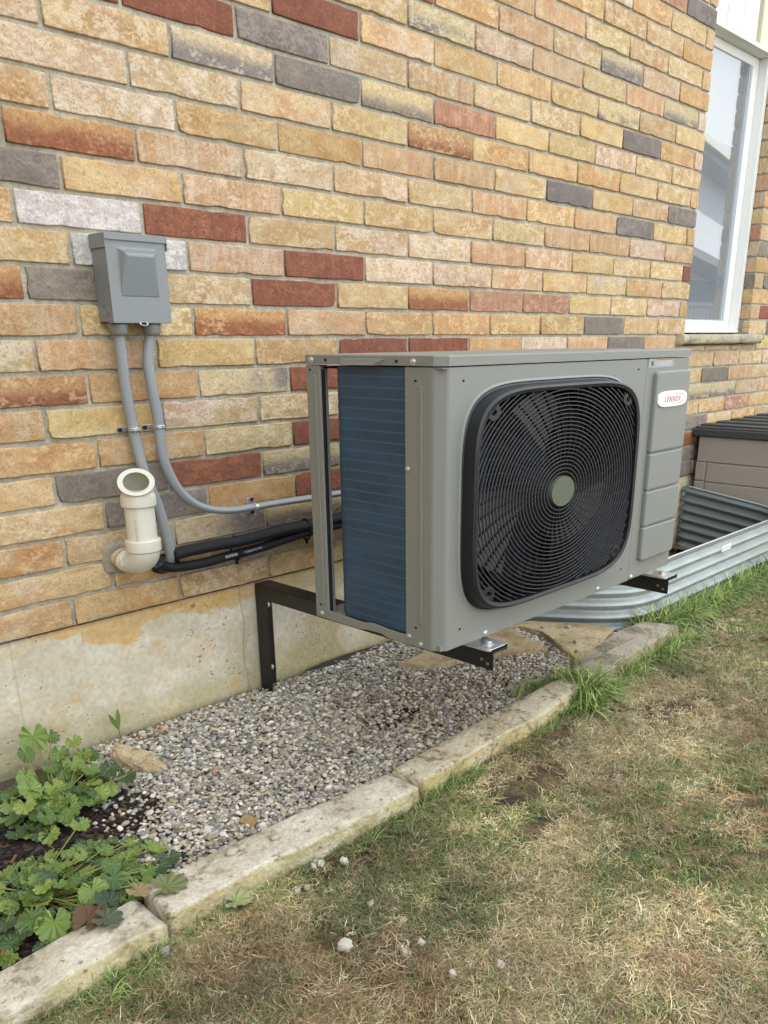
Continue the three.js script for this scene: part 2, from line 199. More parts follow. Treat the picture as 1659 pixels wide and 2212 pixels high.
// concrete foundation with overspray stains, pits and a form seam
{
  const X0 = .45, XW = 1.5, concT = dataTex(1536, 384, (u, v) => {
    const x = X0 + u * XW, y = v * .32; const n = fbm(x * 14, y * 18, 51, 5), f = fbm(x * 120, y * 120, 52, 3), L = fbm(x * 4, y * 6, 53, 4);
    let c = mix3([226, 220, 201], [209, 201, 178], sst(.35, .7, n * .5 + L * .5)); c = mix3(c, [176, 168, 122], sst(.5, .72, L) * sst(.16, .03, y) * .5);
    const st = sst(.44, .55, fbm(x * 9 + 2, y * 20, 57, 5) + .42 * sst(.17, .27, y - (x < .8 ? .05 : 0)) - .28) * sst(.66, .74, x) * sst(1.35, 1.22, x); const st2 = sst(.6, .66, fbm(x * 11, y * 14, 58, 4)) * .5;
    c = mix3(c, [216, 176, 116], Math.min(1, st * .8 + st2 * .35)); c = mix3(c, [190, 165, 105], sst(1.25, 1.4, x) * sst(.2, .3, y) * .6);
    c = mix3(c, [166, 156, 108], sst(1.15, 1.35, x) * sst(.5, .65, fbm(x * 10, y * 10, 60, 3)) * .5 * sst(.3, .1, y));
    const seam = Math.exp(-Math.pow((x - 1.23 - .004 * Math.sin(y * 40)) / .0022, 2)) + .6 * Math.exp(-Math.pow((x - .645 - .01 * (0.3 - y)) / .002, 2)); c = mix3(c, [150, 140, 120], seam * .5);
    const hc = Math.max(sst(.028, .0, Math.abs(x - .86) * .35 + Math.abs(y - .262) * 1.5), 0); const pit = sst(.77, .82, vn(x * 170, y * 190, 61) * .7 + f * .3) * sst(.45, .6, fbm(x * 9, y * 9, 62, 2)); c = mix3(c, [112, 98, 76], pit * .55);
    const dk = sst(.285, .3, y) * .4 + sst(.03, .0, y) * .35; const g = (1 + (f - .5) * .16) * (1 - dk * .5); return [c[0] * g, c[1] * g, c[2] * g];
  }, true, THREE.MirroredRepeatWrapping);
  const concB = dataTex(1024, 256, (u, v) => { const x = X0 + u * XW, y = v * .32; const f = fbm(x * 120, y * 120, 52, 3), n = fbm(x * 14, y * 18, 51, 4); const pit = sst(.76, .82, vn(x * 170, y * 190, 61) * .7 + f * .3) * sst(.45, .6, fbm(x * 9, y * 9, 62, 2)); const seam = Math.exp(-Math.pow((x - 1.23 - .004 * Math.sin(y * 40)) / .003, 2)); const h = 120 + 70 * (f - .5) + 60 * (n - .5) - pit * 110 + seam * 90; return [h, h, h]; }, false, THREE.MirroredRepeatWrapping);
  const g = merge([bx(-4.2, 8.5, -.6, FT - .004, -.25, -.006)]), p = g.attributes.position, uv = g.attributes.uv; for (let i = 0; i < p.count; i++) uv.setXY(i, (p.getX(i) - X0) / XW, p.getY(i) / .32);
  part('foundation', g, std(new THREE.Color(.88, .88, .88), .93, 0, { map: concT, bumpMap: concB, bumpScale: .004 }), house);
}
// window with recess, siding panel and stone sill
{
  const win = new THREE.Group(); win.name = 'window'; house.add(win); const z = -.05;
  const top = 1.972, fr = [];
  part('frame', [rbx(WX0 - .03, 4.156, .8955, .909, -.12, -.046, .003), rbx(4.13, 4.1575, .909, top, -.12, -.048, .003), rbx(WX0 - .02, WX0 + .035, .909, top, -.12, -.048, .003)], M.frame, win);
  part('sash', [rbx(3.575, 4.1295, .9095, .9462, -.112, -.085, .004), rbx(4.073, 4.1295, .9462, 1.9715, -.112, -.0851, .004), rbx(3.56, 3.6, .9462, 1.9715, -.112, -.0851, .004), rbx(3.6, 4.073, 1.938, 1.9715, -.112, -.0852, .004)], M.frame, win);
  part('glazing_bead', [rbx(4.06, 4.075, .9462, 1.94, -.1, -.0876, .001, 1), rbx(4.048, 4.061, .9462, 1.94, -.1, -.0895, .001, 1), rbx(3.6, 4.05, .9455, .951, -.1, -.0895, .001)], std(linC(164, 174, 182), .4), win);
  part('pane', bx(3.58, 4.07, .945, 1.945, -.096, -.0915), phy(new THREE.Color(.62, .68, .72), .006, .12, { transmission: .8, thickness: 0, ior: 1.75 }), win);
  part('head_trim', [rbx(WX0 - .03, 4.158, 1.9725, 1.987, -.12, -.028, .003), rbx(WX0 - .03, 4.158, 1.9872, 1.9925, -.12, -.034, .002)], std(linC(226, 228, 214, .92), .5), win);
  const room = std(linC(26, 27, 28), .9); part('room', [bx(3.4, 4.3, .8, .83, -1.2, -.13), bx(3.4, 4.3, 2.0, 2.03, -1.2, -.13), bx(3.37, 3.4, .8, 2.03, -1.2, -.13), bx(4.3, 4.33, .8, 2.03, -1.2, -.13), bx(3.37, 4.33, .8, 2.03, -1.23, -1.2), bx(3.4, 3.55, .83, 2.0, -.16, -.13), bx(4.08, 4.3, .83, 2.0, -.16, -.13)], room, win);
  const sp = new THREE.Group(); sp.name = 'siding_panel'; house.add(sp); const bd = std(linC(232, 230, 220, .9), .55);
  let x = WX0 - .02; for (const e of [3.575, 3.715, 3.862, 3.996]) { part('siding_board', rbx(x + .0025, e - .0025, 1.994, 4.2, -.09, -.052, .002), bd, sp); x = e; }
  part('backing', bx(WX0 - .02, 4.16, 1.9935, 4.2, -.12, -.07), std(linC(170, 168, 160), .7), sp); part('corner_trim', rbx(4.012, 4.157, 1.994, 4.2, -.1, -.04, .004), std(linC(226, 220, 196, .9), .55), sp);
  // rock-faced sill
  const pos = [], idx = [], uv = []; const nx = 60, prof = [[SILL, -.1], [SILL, -.004], [SILL, .018], [SILL - .006, .026], [SILL - .02, .03], [SILL - .033, .027], [SILLB, .02], [SILLB, -.1]];
  for (let i = 0; i <= nx; i++) for (let k = 0; k < prof.length; k++) { const X = lerp(3.457, 4.268, i / nx), rough = k > 1 && k < 7 ? (fbm(X * 22, k * 1.3, 71, 3) - .5) * .02 : 0; pos.push(X, prof[k][0] + (k === 2 || k === 6 ? (vn(X * 60, k, 72) - .5) * .003 : 0), prof[k][1] + rough); uv.push(X * 2, k * .02); }
  const P = prof.length; for (let i = 0; i < nx; i++) for (let k = 0; k < P - 1; k++) { const a = i * P + k; idx.push(a, a + 1, a + P, a + 1, a + P + 1, a + P); } const c = [[], []]; for (let k = 1; k < P - 1; k++) { idx.push(0, k + 1, k); idx.push(nx * P, nx * P + k, nx * P + k + 1); }
  part('window_sill', geoFrom(pos, idx, uv), std(linC(222, 220, 212, 1), .95, 0, { map: mortTex, bumpMap: mortBump, bumpScale: .006 }), house);
}

// =====================================================================
// GROUND
// =====================================================================
const GY = -.012;
{
  const soilT = dataTex(1024, 1024, (u, v) => { const a = fbm(u * 10, v * 10, 81, 5), b = fbm(u * 60, v * 60, 82, 3), c = fbm(u * 220, v * 220, 83, 2); let k = mix3([112, 92, 66], [150, 130, 92], sst(.35, .65, b)); k = mix3(k, [88, 70, 54], sst(.52, .68, a)); k = mix3(k, [104, 110, 62], sst(.55, .7, fbm(u * 16 + 4, v * 16, 84, 3)) * .5); const f = .82 + .36 * c; return [k[0] * f, k[1] * f, k[2] * f]; });
  soilT.repeat.set(.7, .7);
  const soilB = dataTex(512, 512, (u, v) => { const n = 255 * (.5 * fbm(u * 60, v * 60, 91, 3) + .5 * fbm(u * 170, v * 170, 92, 2)); return [n, n, n]; }, false); soilB.repeat.set(1.4, 1.4);
  const s = new THREE.Shape([[-60, .3], [60, .3], [60, 80], [-60, 80]].map(p => new THREE.Vector2(p[0], -p[1])));
  const far = bx(-90, 90, GY - .3, GY, .6, 120);
  // one sheet, open over the window well
  const sh = new THREE.Shape([[-90, -.02], [90, -.02], [90, 120], [-90, 120]].map(p => new THREE.Vector2(p[0], p[1]))); sh.holes.push(new THREE.Path([[2.16, .02], [3.58, .02], [3.58, .4], [3.5, .46], [2.53, .46], [2.4, .425], [2.31, .33], [2.2, .16]].map(p => new THREE.Vector2(p[0], p[1]))));
  const g = new THREE.ShapeGeometry(sh); const p = g.attributes.position; for (let i = 0; i < p.count; i++) p.setXYZ(i, p.getX(i), GY, p.getY(i)); const ix = g.index.array; for (let i = 0; i < ix.length; i += 3) { const t = ix[i]; ix[i] = ix[i + 1]; ix[i + 1] = t; } g.computeVertexNormals(); const uv = g.attributes.uv; for (let i = 0; i < p.count; i++) uv.setXY(i, p.getX(i), p.getZ(i));
  tag(part('ground', g, std(new THREE.Color(.5, .48, .46), .97, 0, { map: soilT, bumpMap: soilB, bumpScale: .012 })), 'brown soil and thatch ground of the yard', null, null, 'structure');
  const bed = new THREE.PlaneGeometry(3.4, .66, 90, 20).rotateX(-Math.PI / 2).translate(.45, GY + .004, .3); const bp = bed.attributes.position; for (let i = 0; i < bp.count; i++) bp.setY(i, GY + .006 + .006 * fbm(bp.getX(i) * 12, bp.getZ(i) * 12, 95, 3)); bed.computeVertexNormals();
  tag(part('gravel_bed', bed, std(linC(84, 76, 66), .97, 0, { bumpMap: soilB, bumpScale: .008 })), 'dark soil of the bed under the gravel between wall and edging', null, null, 'structure');
  tag(part('window_well_floor', new THREE.PlaneGeometry(1.7, .6).rotateX(-Math.PI / 2).translate(2.85, -.16, .24), std(linC(70, 64, 58), .95, 0, { bumpMap: soilB, bumpScale: .01 })), 'dark floor of the window well', null, null, 'structure');
}
const dummy = new THREE.Object3D();
function instanced(name, geo, mat, list, label) { const m = new THREE.InstancedMesh(geo, mat, list.length); list.forEach((q, i) => { dummy.position.set(...q.p); dummy.rotation.set(...q.r); Array.isArray(q.s) ? dummy.scale.set(...q.s) : dummy.scale.setScalar(q.s); dummy.updateMatrix(); m.setMatrixAt(i, dummy.matrix); if (q.c) m.setColorAt(i, q.c); }); m.castShadow = m.receiveShadow = true; return m; }
function stuff(name, label, meshes) { const g = new THREE.Group(); g.name = numbered(name); g.userData.kind = 'stuff'; g.userData.label = label; meshes.forEach((m, i) => { m.name = `${name}_piece${i ? '_' + String(i).padStart(3, '0') : ''}`; m.userData.kind = 'stuff'; g.add(m); }); scene.add(g); return g; }
function pebbleGeo(sd, det = 1) { const g0 = new THREE.IcosahedronGeometry(.5, det), r = mul(sd), p = g0.attributes.position, a = .75 + r() * .5, b = .5 + r() * .25, c = .7 + r() * .35; for (let i = 0; i < p.count; i++) { const x = p.getX(i), y = p.getY(i), z = p.getZ(i), k = 1 + .32 * (fbm(x * 2.4 + sd, y * 2.4 + z * 2, sd, 2) - .5); p.setXYZ(i, x * k * a, y * k * b, z * k * c); } g0.computeVertexNormals(); const n = g0.attributes.normal; for (let i = 0; i < p.count; i++) { const v = tmpV.set(p.getX(i) / (a * a), p.getY(i) / (b * b), p.getZ(i) / (c * c)).normalize(); n.setXYZ(i, v.x, v.y, v.z); } return g0; }
const PEB = [[184, 179, 166], [166, 160, 146], [198, 190, 172], [144, 142, 138], [206, 202, 190], [176, 162, 138], [156, 155, 153], [130, 125, 116], [190, 180, 158], [216, 212, 202]];
const kerbIn = x => .612 - .02 * sst(1.5, 1.85, x);
{ // river pebbles
  const r = mul(123), lists = [[], [], [], [], []];
  const put = (x, z, layer) => {
    if (x > .97 && false) return; const t = r(); let d = .0072 + .0066 * r() * r() + (r() < .06 ? .006 : 0) - (r() < .2 ? .002 : 0);
    const heap = .012 * fbm(x * 5, z * 6, 97, 2) + .004;
    const bare = sst(.075, .045, Math.hypot((x - 1.37) * .6 - (z - .39) * .35, (z - .39) * 1.3 + (x - 1.37) * .25)) ; if (bare > .25 + r() * 1.1) return;
    const mulchy = sst(.14, .05, Math.hypot((x - .66) * .9, z - .31)); if (mulchy > r() * 1.1 + .02) return; if (x < .62 + .25 * (z - .1) * 0 && r() < .9) return; if (x < .75 - .5 * (z - .05) && z < .26 && x < .76) return;
    let c = PEB[Math.floor(r() * PEB.length)]; if (z < .05 && x > .8 && x < 1.05 && r() < .22) c = [204, 160, 124]; if (r() < .002) c = [168, 124, 102]; const f = .86 + r() * .28;
    lists[Math.floor(r() * 5)].push({ p: [x, GY + .006 + heap * .6 + layer * .0045 + (r() - .5) * .003, z], r: [(r() - .5) * .9, r() * 6.3, (r() - .5) * .9], s: [d * 1.15, d * .95, d * 1.15], c: linC(c[0] * f, c[1] * f, c[2] * f, .9) });
  };
  for (let i = 0; i < 42000; i++) { const x = .6 + r() * 1.8, z = .004 + r() * .612; if (z > kerbIn(x) + .004 || x > 2.09 + z * .5) continue; put(x, z, i < 17000 ? 0 : i < 31000 ? 1 : 2); }
  for (let i = 0; i < 900; i++) lists[i % 5].push({ p: [2.42 + r() * 1.14, -.155 + r() * .01, .02 + r() * .42], r: [r(), r() * 6, r()], s: .012 + r() * .014, c: linC(120, 112, 100, .6) });
  const mt = std(0xffffff, .72, 0, { bumpMap: paintNoise, bumpScale: .0003 });
  stuff('gravel', 'grey and tan rounded river gravel between the wall and the edging stones', lists.map((l, i) => instanced('gravel', pebbleGeo(40 + i * 7), mt, l)));
}

// ---------- edging stones, flagstones, rocks ----------
function stoneTex(seed, a, b, c, d) { return dataTex(512, 512, (u, v) => { const n = fbm(u * 9, v * 9, seed, 5), m = fbm(u * 40, v * 40, seed + 1, 4), f = fbm(u * 150, v * 150, seed + 2, 2); let k = mix3(a, b, sst(.35, .65, n)); k = mix3(k, c, sst(.56, .7, m * .65 + n * .35) * .8); k = mix3(k, d, sst(.66, .72, m * .5 + f * .5) * .7); const g = .9 + .2 * f; return [k[0] * g, k[1] * g, k[2] * g]; }); }
const stoneBump = dataTex(512, 512, (u, v) => { const n = 255 * (.4 * fbm(u * 14, v * 14, 201, 4) + .4 * fbm(u * 60, v * 60, 202, 3) + .2 * fbm(u * 180, v * 180, 203, 2)); return [n, n, n]; }, false);
const stMat = (t, k = .74) => std(new THREE.Color(k, k, k), .93, 0, { map: t, bumpMap: stoneBump, bumpScale: .006, vertexColors: true });
const SM = { white: stMat(stoneTex(210, [226, 220, 204], [206, 198, 178], [164, 152, 130], [126, 114, 94])), buff: stMat(stoneTex(220, [222, 213, 188], [204, 192, 162], [150, 134, 104], [118, 104, 78])), grey: stMat(stoneTex(230, [184, 176, 158], [150, 140, 124], [112, 102, 92], [202, 196, 180])), flag: stMat(stoneTex(240, [208, 190, 154], [186, 166, 128], [158, 146, 118], [120, 110, 92])) };
// lofted slab: inner and outer top edge polylines (x,z), heights
function kerbGeo(inner, outer, yt, yb, seed, n = 44) {
  const at = (l, t) => { const k = t * (l.length - 1), i = Math.min(l.length - 2, Math.floor(k)), f = k - i; return [lerp(l[i][0], l[i + 1][0], f), lerp(l[i][1], l[i + 1][1], f)]; };
  const pos = [], uv = [], col = [], idx = []; const PR = 13;
  for (let i = 0; i <= n; i++) {
    const t = i / n, A = at(inner, t), B = at(outer, t); const w = (s, a) => (fbm(t * 9 + s * 5.1, s * 3.3, seed + s, 3) - .5) * a; const endIn = Math.min(i, n - i) === 0 ? .0035 : 0;
    const pr = [[0, yb, -.004], [0, yt - .005, w(1, .006)], [.02, yt - .0005 + w(2, .004), 0], [.25, yt + w(3, .006), 0], [.5, yt + w(4, .007), 0], [.75, yt + w(5, .007), 0], [.97, yt - .0003 + w(6, .006), w(7, .012)], [1, yt - .0018 + w(6, .006), .0005 + w(7, .014)], [1, yt - .008 + w(6, .006), .0015 + w(7, .015)], [1, lerp(yt, yb, .5) + w(8, .008), .004 + w(8, .016)], [1, lerp(yt, yb, .75), .002 + w(9, .018)], [1, yb, -.003 + w(9, .014)], [.5, yb - .002, 0]];
    for (let k = 0; k < PR; k++) { const [f, y, o] = pr[k]; pos.push(lerp(A[0], B[0], f), y - endIn * (k > 1 && k < 8 ? 1 : 0), lerp(A[1], B[1], f) + o); uv.push(lerp(A[0], B[0], f) * 1.6 + seed, lerp(A[1], B[1], f) * 1.6 + y * 2); const side = k > 6 ? Math.min(1, (k - 6) / 2) : 0, nn = fbm(t * 14, k * .9, seed + 33, 3); const moss = side * sst(.38, .6, nn + .12); const pl = sst(.6, .75, fbm(t * 7 + 3, k * .7, seed + 44, 3)) * (1 - side); const c = mix3([1, 1, 1], [.84, .79, .58], moss * .85 + side * .3); col.push(c[0] * (1 - pl * .18), c[1] * (1 - pl * .2), c[2] * (1 - pl * .26)); }
  }
  for (let i = 0; i < n; i++) for (let k = 0; k < PR; k++) { const a = i * PR + k, b = i * PR + (k + 1) % PR; idx.push(a, b, a + PR, b, b + PR, a + PR); }
  for (const e of [0, n]) for (let k = 1; k < PR - 1; k++) e ? idx.push(e * PR, e * PR + k, e * PR + k + 1) : idx.push(0, k + 1, k);
  const g = geoFrom(pos, idx, uv); g.setAttribute('color', new THREE.BufferAttribute(new Float32Array(col), 3)); return g;
}
const KT = .033, KB = GY - .03, eg = 'limestone edging stones along the lawn';
const edge = (l, m, i, o, yt, sd) => tag(part('edging_stone', kerbGeo(i, o, yt, KB, sd), m), l, 'edging stone', eg);
edge('pale whitish edging stone nearest the camera beside the leafy plants', SM.white, [[-1.2, .624], [-.35, .625], [.1, .627], [.317, .626], [.426, .617], [.541, .613]], [[-1.2, .716], [-.35, .716], [.1, .712], [.281, .712], [.382, .706], [.54, .703]], KT, 1);
edge('long weathered edging stone with mossy side beside the gravel, between two joints', SM.white, [[.561, .601], [.688, .603], [.866, .609], [1.0, .62], [1.118, .622]], [[.549, .69], [.728, .696], [.926, .704], [1.019, .709], [1.122, .704]], KT + .004, 2);
edge('cream smooth edging stone ending at the large grass tuft', SM.buff, [[1.136, .617], [1.28, .609], [1.42, .603], [1.6, .594], [1.771, .585], [1.815, .6]], [[1.142, .696], [1.26, .69], [1.378, .683], [1.547, .684], [1.72, .667], [1.8, .655]], KT + .002, 3);
edge('dark mottled edging stone beside the window well', SM.grey, [[1.868, .585], [1.96, .553], [2.06, .533], [2.252, .505], [2.4, .515]], [[1.85, .665], [1.989, .649], [2.149, .632], [2.3, .63], [2.43, .612]], KT + .004, 4);
function flag(pts, yt, th, seed) {
  const s = new THREE.Shape(); const r = mul(seed), q = []; for (let i = 0; i < pts.length; i++) { const a = pts[i], b = pts[(i + 1) % pts.length], k = Math.max(2, Math.round(Math.hypot(a[0] - b[0], a[1] - b[1]) / .018)); for (let j = 0; j < k; j++) q.push([lerp(a[0], b[0], j / k) + (r() - .5) * .006, lerp(a[1], b[1], j / k) + (r() - .5) * .006]); }
  q.forEach((p, i) => i ? s.lineTo(p[0], -p[1]) : s.moveTo(p[0], -p[1])); const g = new THREE.ExtrudeGeometry(s, { depth: th, bevelEnabled: true, bevelThickness: .003, bevelSize: .003, bevelSegments: 2 }).rotateX(-Math.PI / 2).translate(0, yt - th - .003, 0); const p = g.attributes.position; for (let i = 0; i < p.count; i++) p.setY(i, p.getY(i) + (fbm(p.getX(i) * 14, p.getZ(i) * 14, seed, 3) - .5) * .006); g.computeVertexNormals(); uvWorld(g, 1.6); g.setAttribute('color', new THREE.BufferAttribute(new Float32Array(p.count * 3).fill(1), 3)); return g;
}
tag(part('flagstone', flag([[1.62, .18], [2.05, .17], [2.075, .235], [2.003, .41], [1.95, .375], [1.86, .328], [1.76, .285], [1.66, .24]], .026, .014, 5), SM.flag), 'tan triangular flagstone lying on the gravel under the heat pump', 'flagstone');
tag(part('flagstone', flag([[2.08, .19], [2.14, .175], [2.2, .255], [2.265, .35], [2.31, .43], [2.28, .47], [2.18, .5], [2.06, .525], [1.95, .55], [2.0, .51], [2.06, .42], [2.13, .31], [2.12, .23]], .024, .018, 6), SM.flag), 'broad tan flagstone between the window well and the dark edging stone', 'flagstone');
function rockGeo(sd, sx, sy, sz) { const g = new THREE.IcosahedronGeometry(1, 4), p = g.attributes.position; for (let i = 0; i < p.count; i++) { let x = p.getX(i), y = p.getY(i), z = p.getZ(i); let k = .8 + .5 * (fbm(x * 1.4 + sd, y * 1.4 + z, sd, 2)) + .1 * (fbm(x * 6, y * 6 + z * 6, sd + 2, 3) - .5); const m = Math.max(Math.abs(x), Math.abs(y), Math.abs(z)); k *= lerp(1, .82 / m, .5); p.setXYZ(i, x * k * sx, y * k * sy, z * k * sz); } g.computeVertexNormals(); uvWorld(g, 3); g.setAttribute('color', new THREE.BufferAttribute(new Float32Array(p.count * 3).fill(1), 3)); return g; }
{ const r = tag(part('rock', rockGeo(11, .072, .02, .026), SM.flag), 'tan flat rock leaning by the foundation at the edge of the leafy plants', 'rock'); r.position.set(.812, .014, .175); r.rotation.set(.35, -1.05, -.12); }

// =====================================================================
// HEAT PUMP AND BRACKETS
// =====================================================================
const XS = 1.1484, XF = 1.1652, X1 = 2.0607, YB = .3195, YT = .8525, YL = .8349, ZR = .3862, ZF = .7362, ZC = .7139;
const HX = 1.4985, HY = .585;
const sup = (a, b, n, cx = HX, cy = HY, N = 96) => Array.from({ length: N }, (_, i) => { const t = i / N * Math.PI * 2, c = Math.cos(t), s = Math.sin(t); return new THREE.Vector2(cx + a * Math.sign(c) * Math.pow(Math.abs(c), 2 / n), cy + b * Math.sign(s) * Math.pow(Math.abs(s), 2 / n)); });
const hp = thing('heat_pump', 'grey outdoor heat pump unit with large black fan grille on wall brackets', 'heat pump');
function screw(parent, x, y, z, dir, r = .0052, mat = M.zinc, name = 'screw') {
  const l = [new THREE.SphereGeometry(r, 14, 8, 0, Math.PI * 2, 0, Math.PI / 2).scale(1, .6, 1), new THREE.CylinderGeometry(r * 1.25, r * 1.3, r * .3, 16)];
  const g = merge(l); dir === 'x' ? g.rotateZ(Math.PI / 2) : dir === 'z' ? g.rotateX(Math.PI / 2) : 0; if (dir !== 'y') g.scale(1, .8, 1); const m = part(name, g, mat, parent); m.position.set(x, y, z); return m;
}
const hole = (parent, x, y, z, dir, r = .003) => { const g = new THREE.CylinderGeometry(r, r, .0012, 12); dir === 'x' ? g.rotateZ(Math.PI / 2) : g.rotateX(Math.PI / 2); g.scale(1, .8, 1); const m = part('screw_hole', g, M.blackMatte, parent); m.position.set(x, y, z); };
{
  // lid: chamfered outline with rolled edge
  const lidShape = (o) => [[XS - o, ZR - o], [XS - o, ZC + .002], [XF - .001 , ZF + o], [X1 - .003, ZF + o], [X1 + o, ZF - .003], [X1 + o, ZR - o]].map(p => new THREE.Vector2(p[0], -p[1]));
  const ls = new THREE.Shape(lidShape(-.0005)); const lg = new THREE.ExtrudeGeometry(ls, { depth: YT - YL - .003, bevelEnabled: true, bevelThickness: .003, bevelSize: .0025, bevelSegments: 4 }).rotateX(-Math.PI / 2).translate(0, YL, 0);
  const p = lg.attributes.position; for (let i = 0; i < p.count; i++) if (p.getY(i) < YL - .0001) p.setY(i, YL + .0015);
  lg.computeVertexNormals(); const lid = part('lid', lg, M.case, hp);
  const hx = XS - .0021; { const q = [[.488, .838], [.606, .838], [.601, .8475], [.491, .8475]]; const pos = []; const o = .006; const P4 = [[hx, .8347, .4906], [hx, .8347, .589], [hx, .846, .604], [hx, .846, .4906], [hx - o, .8345, .4906], [hx - o, .8345, .57], [hx - o * .3, .845, .6], [hx - o * .6, .845, .4906]]; for (const v of P4) pos.push(...v); const g = geoFrom(pos, [4, 5, 6, 4, 6, 7, 7, 6, 2, 7, 2, 3, 5, 1, 2, 5, 2, 6, 0, 4, 7, 0, 7, 3, 0, 1, 5, 0, 5, 4]).toNonIndexed(); g.computeVertexNormals(); part('lid_handle', g, M.case, lid); }
  // front panel: side return, chamfer with rolled bends, front sheet with the grille opening
  const prof = [[XS, .6489], [XS, .706]]; const bend = (c0, a, b, c1, n = 6) => { for (let i = 0; i <= n; i++) { const t = i / n, u = 1 - t; prof.push([u * u * a[0] + 2 * u * t * c0[0] + t * t * b[0], u * u * a[1] + 2 * u * t * c0[1] + t * t * b[1]]); } };
  bend([XS, ZC], [XS, .709], [XS + .0034, ZC + .0045]); bend([XF, ZF], [XF - .0034, ZF - .0045], [XF + .005, ZF]); prof.push([1.19, ZF]);
  const pos = [], idx = []; prof.forEach(([x, z], i) => { pos.push(x, YB, z, x, YL - .0022, z); if (i) { const a = i * 2; idx.push(a - 2, a, a - 1, a, a + 1, a - 1); } });
  const sheet = geoFrom(pos, idx); const topRet = bx(XS + .001, 1.849, YL - .004, YL - .0024, .66, ZF - .0008);
  const fs = new THREE.Shape([[1.19, YB], [1.8495, YB], [1.8495, YL - .0022], [1.19, YL - .0022]].map(q => new THREE.Vector2(...q))); fs.holes.push(new THREE.Path(sup(.291, .2095, 5)));
  const fg = new THREE.ExtrudeGeometry(fs, { depth: .0015, bevelEnabled: false }).translate(0, 0, ZF - .0015);
  const fp = part('front_panel', [sheet.toNonIndexed(), fg, topRet], M.case, hp);
  part('rib', rbx(XS - .0018, XS + .002, .367, .802, .6818, .6904, .0016, 3), M.case, fp);
  // service side
  part('service_panel', [rbx(1.8522, X1 - .0005, YB, YL - .0022, .5, ZF - .0006, .002), bx(1.875, X1 - .001, YB + .002, YL - .003, ZR + .004, .499)], M.case, hp);
  const rs = (x0, x1, y0, y1, rT, rB) => { const s = new THREE.Shape(), b = .004; x0 += b; x1 -= b; y0 += b; y1 -= b; const t = Math.max(rT - b, .0001), u = Math.max(rB - b, .0001); s.moveTo(x0 + u, y0); s.lineTo(x1 - u, y0); s.quadraticCurveTo(x1, y0, x1, y0 + u * K); s.lineTo(x1, y1 - t * K); s.quadraticCurveTo(x1, y1, x1 - t, y1); s.lineTo(x0 + t, y1); s.quadraticCurveTo(x0, y1, x0, y1 - t * K); s.lineTo(x0, y0 + u * K); s.quadraticCurveTo(x0, y0, x0 + u, y0); return new THREE.ExtrudeGeometry(s, { depth: .006, bevelEnabled: true, bevelThickness: .006, bevelSize: .004, bevelSegments: 4 }).translate(0, 0, ZF - .001); };
  for (const [y0, y1, t, b] of [[.6235, .8055, .012, .0045], [.535, .6205, .0045, .0045], [.448, .532, .0045, .0045], [.362, .445, .0045, .012]]) part('raised_panel', rs(1.887, 2.053, y0, y1, t, b), M.case, hp);
  part('raised_panel_edge', bx(1.893, 2.047, .37, .797, ZF - .001, ZF + .005), M.case, hp);
  // badge
  const bw = .0695, bh = .0165, bz = ZF + .0112; const badgeT = canvasTex(560, 150, (c, w, h) => {
    c.fillStyle = '#eceee8'; c.fillRect(0, 0, w, h); c.save(); c.transform(1, 0, -.16, 1, 14, 0); c.fillStyle = '#a3262c'; c.font = 'bold 66px sans-serif'; c.textBaseline = 'middle'; const wd = c.measureText('LENNOX').width; c.translate(118, 78); c.scale(318 / wd, 1.12); c.fillText('LENNOX', 0, 0); c.restore();
    c.strokeStyle = '#a3262c'; c.lineWidth = 6; c.beginPath(); c.ellipse(370, 76, 140, 50, 0, -Math.PI * .62, Math.PI * .5); c.stroke();
  });
  const bs = new THREE.Shape(sup(bw, bh, 3.6, 0, 0, 60)); const bg = new THREE.ExtrudeGeometry(bs, { depth: .002, bevelEnabled: true, bevelThickness: .0015, bevelSize: .0015, bevelSegments: 3 }); const buv = bg.attributes.uv, bp = bg.attributes.position; for (let i = 0; i < bp.count; i++) buv.setXY(i, bp.getX(i) / (bw * 2.05) + .5, bp.getY(i) / (bh * 2.1) + .5);
  const badge = part('badge', bg, std(0xffffff, .3, 0, { map: badgeT }), hp); badge.position.set(1.9645, .7425, bz); badge.userData.label = 'white oval badge with red lettering';
  const labT = canvasTex(512, 96, (c, w, h) => { c.fillStyle = '#9a9e9c'; c.fillRect(0, 0, w, h); c.fillStyle = '#a8623e'; c.fillRect(150, 4, 340, 14); c.fillStyle = '#8c9090'; c.fillRect(150, 18, 340, 60); c.fillStyle = '#c9cdcc'; for (let k = 0; k < 5; k++) { let x = 158; const rr = mul(k + 5); while (x < 470) { const l = 8 + rr() * 34; c.fillRect(x, 24 + k * 11, Math.min(l, 478 - x), 5); x += l + 8; } } c.fillStyle = '#2a2c2e'; c.save(); c.translate(78, 50); for (let k = 0; k < 4; k++) { c.rotate(Math.PI / 2); c.beginPath(); c.ellipse(12, -16, 9, 20, .5, 0, 7); c.fill(); } c.restore(); });
  part('caution_label', new THREE.PlaneGeometry(.121, .0195).translate(1.918, .8232, ZF + .0004), std(0xffffff, .5, 0, { map: labT }), hp);
  // grille
  const gr = new THREE.Group(); gr.name = 'fan_grille'; hp.add(gr);
  const base = sup(.2985, .2175, 5), rimO = sup(.2935, .2105, 5), rimI = sup(.2815, .2005, 5), ring = (A, za, B, zb) => { const pos = [], idx = []; const n = A.length; for (let i = 0; i <= n; i++) { const a = A[i % n], b = B[i % n]; pos.push(a.x, a.y, za, b.x, b.y, zb); } for (let i = 0; i < n; i++) { const k = i * 2; idx.push(k, k + 2, k + 1, k + 1, k + 2, k + 3); } return geoFrom(pos, idx).toNonIndexed(); };
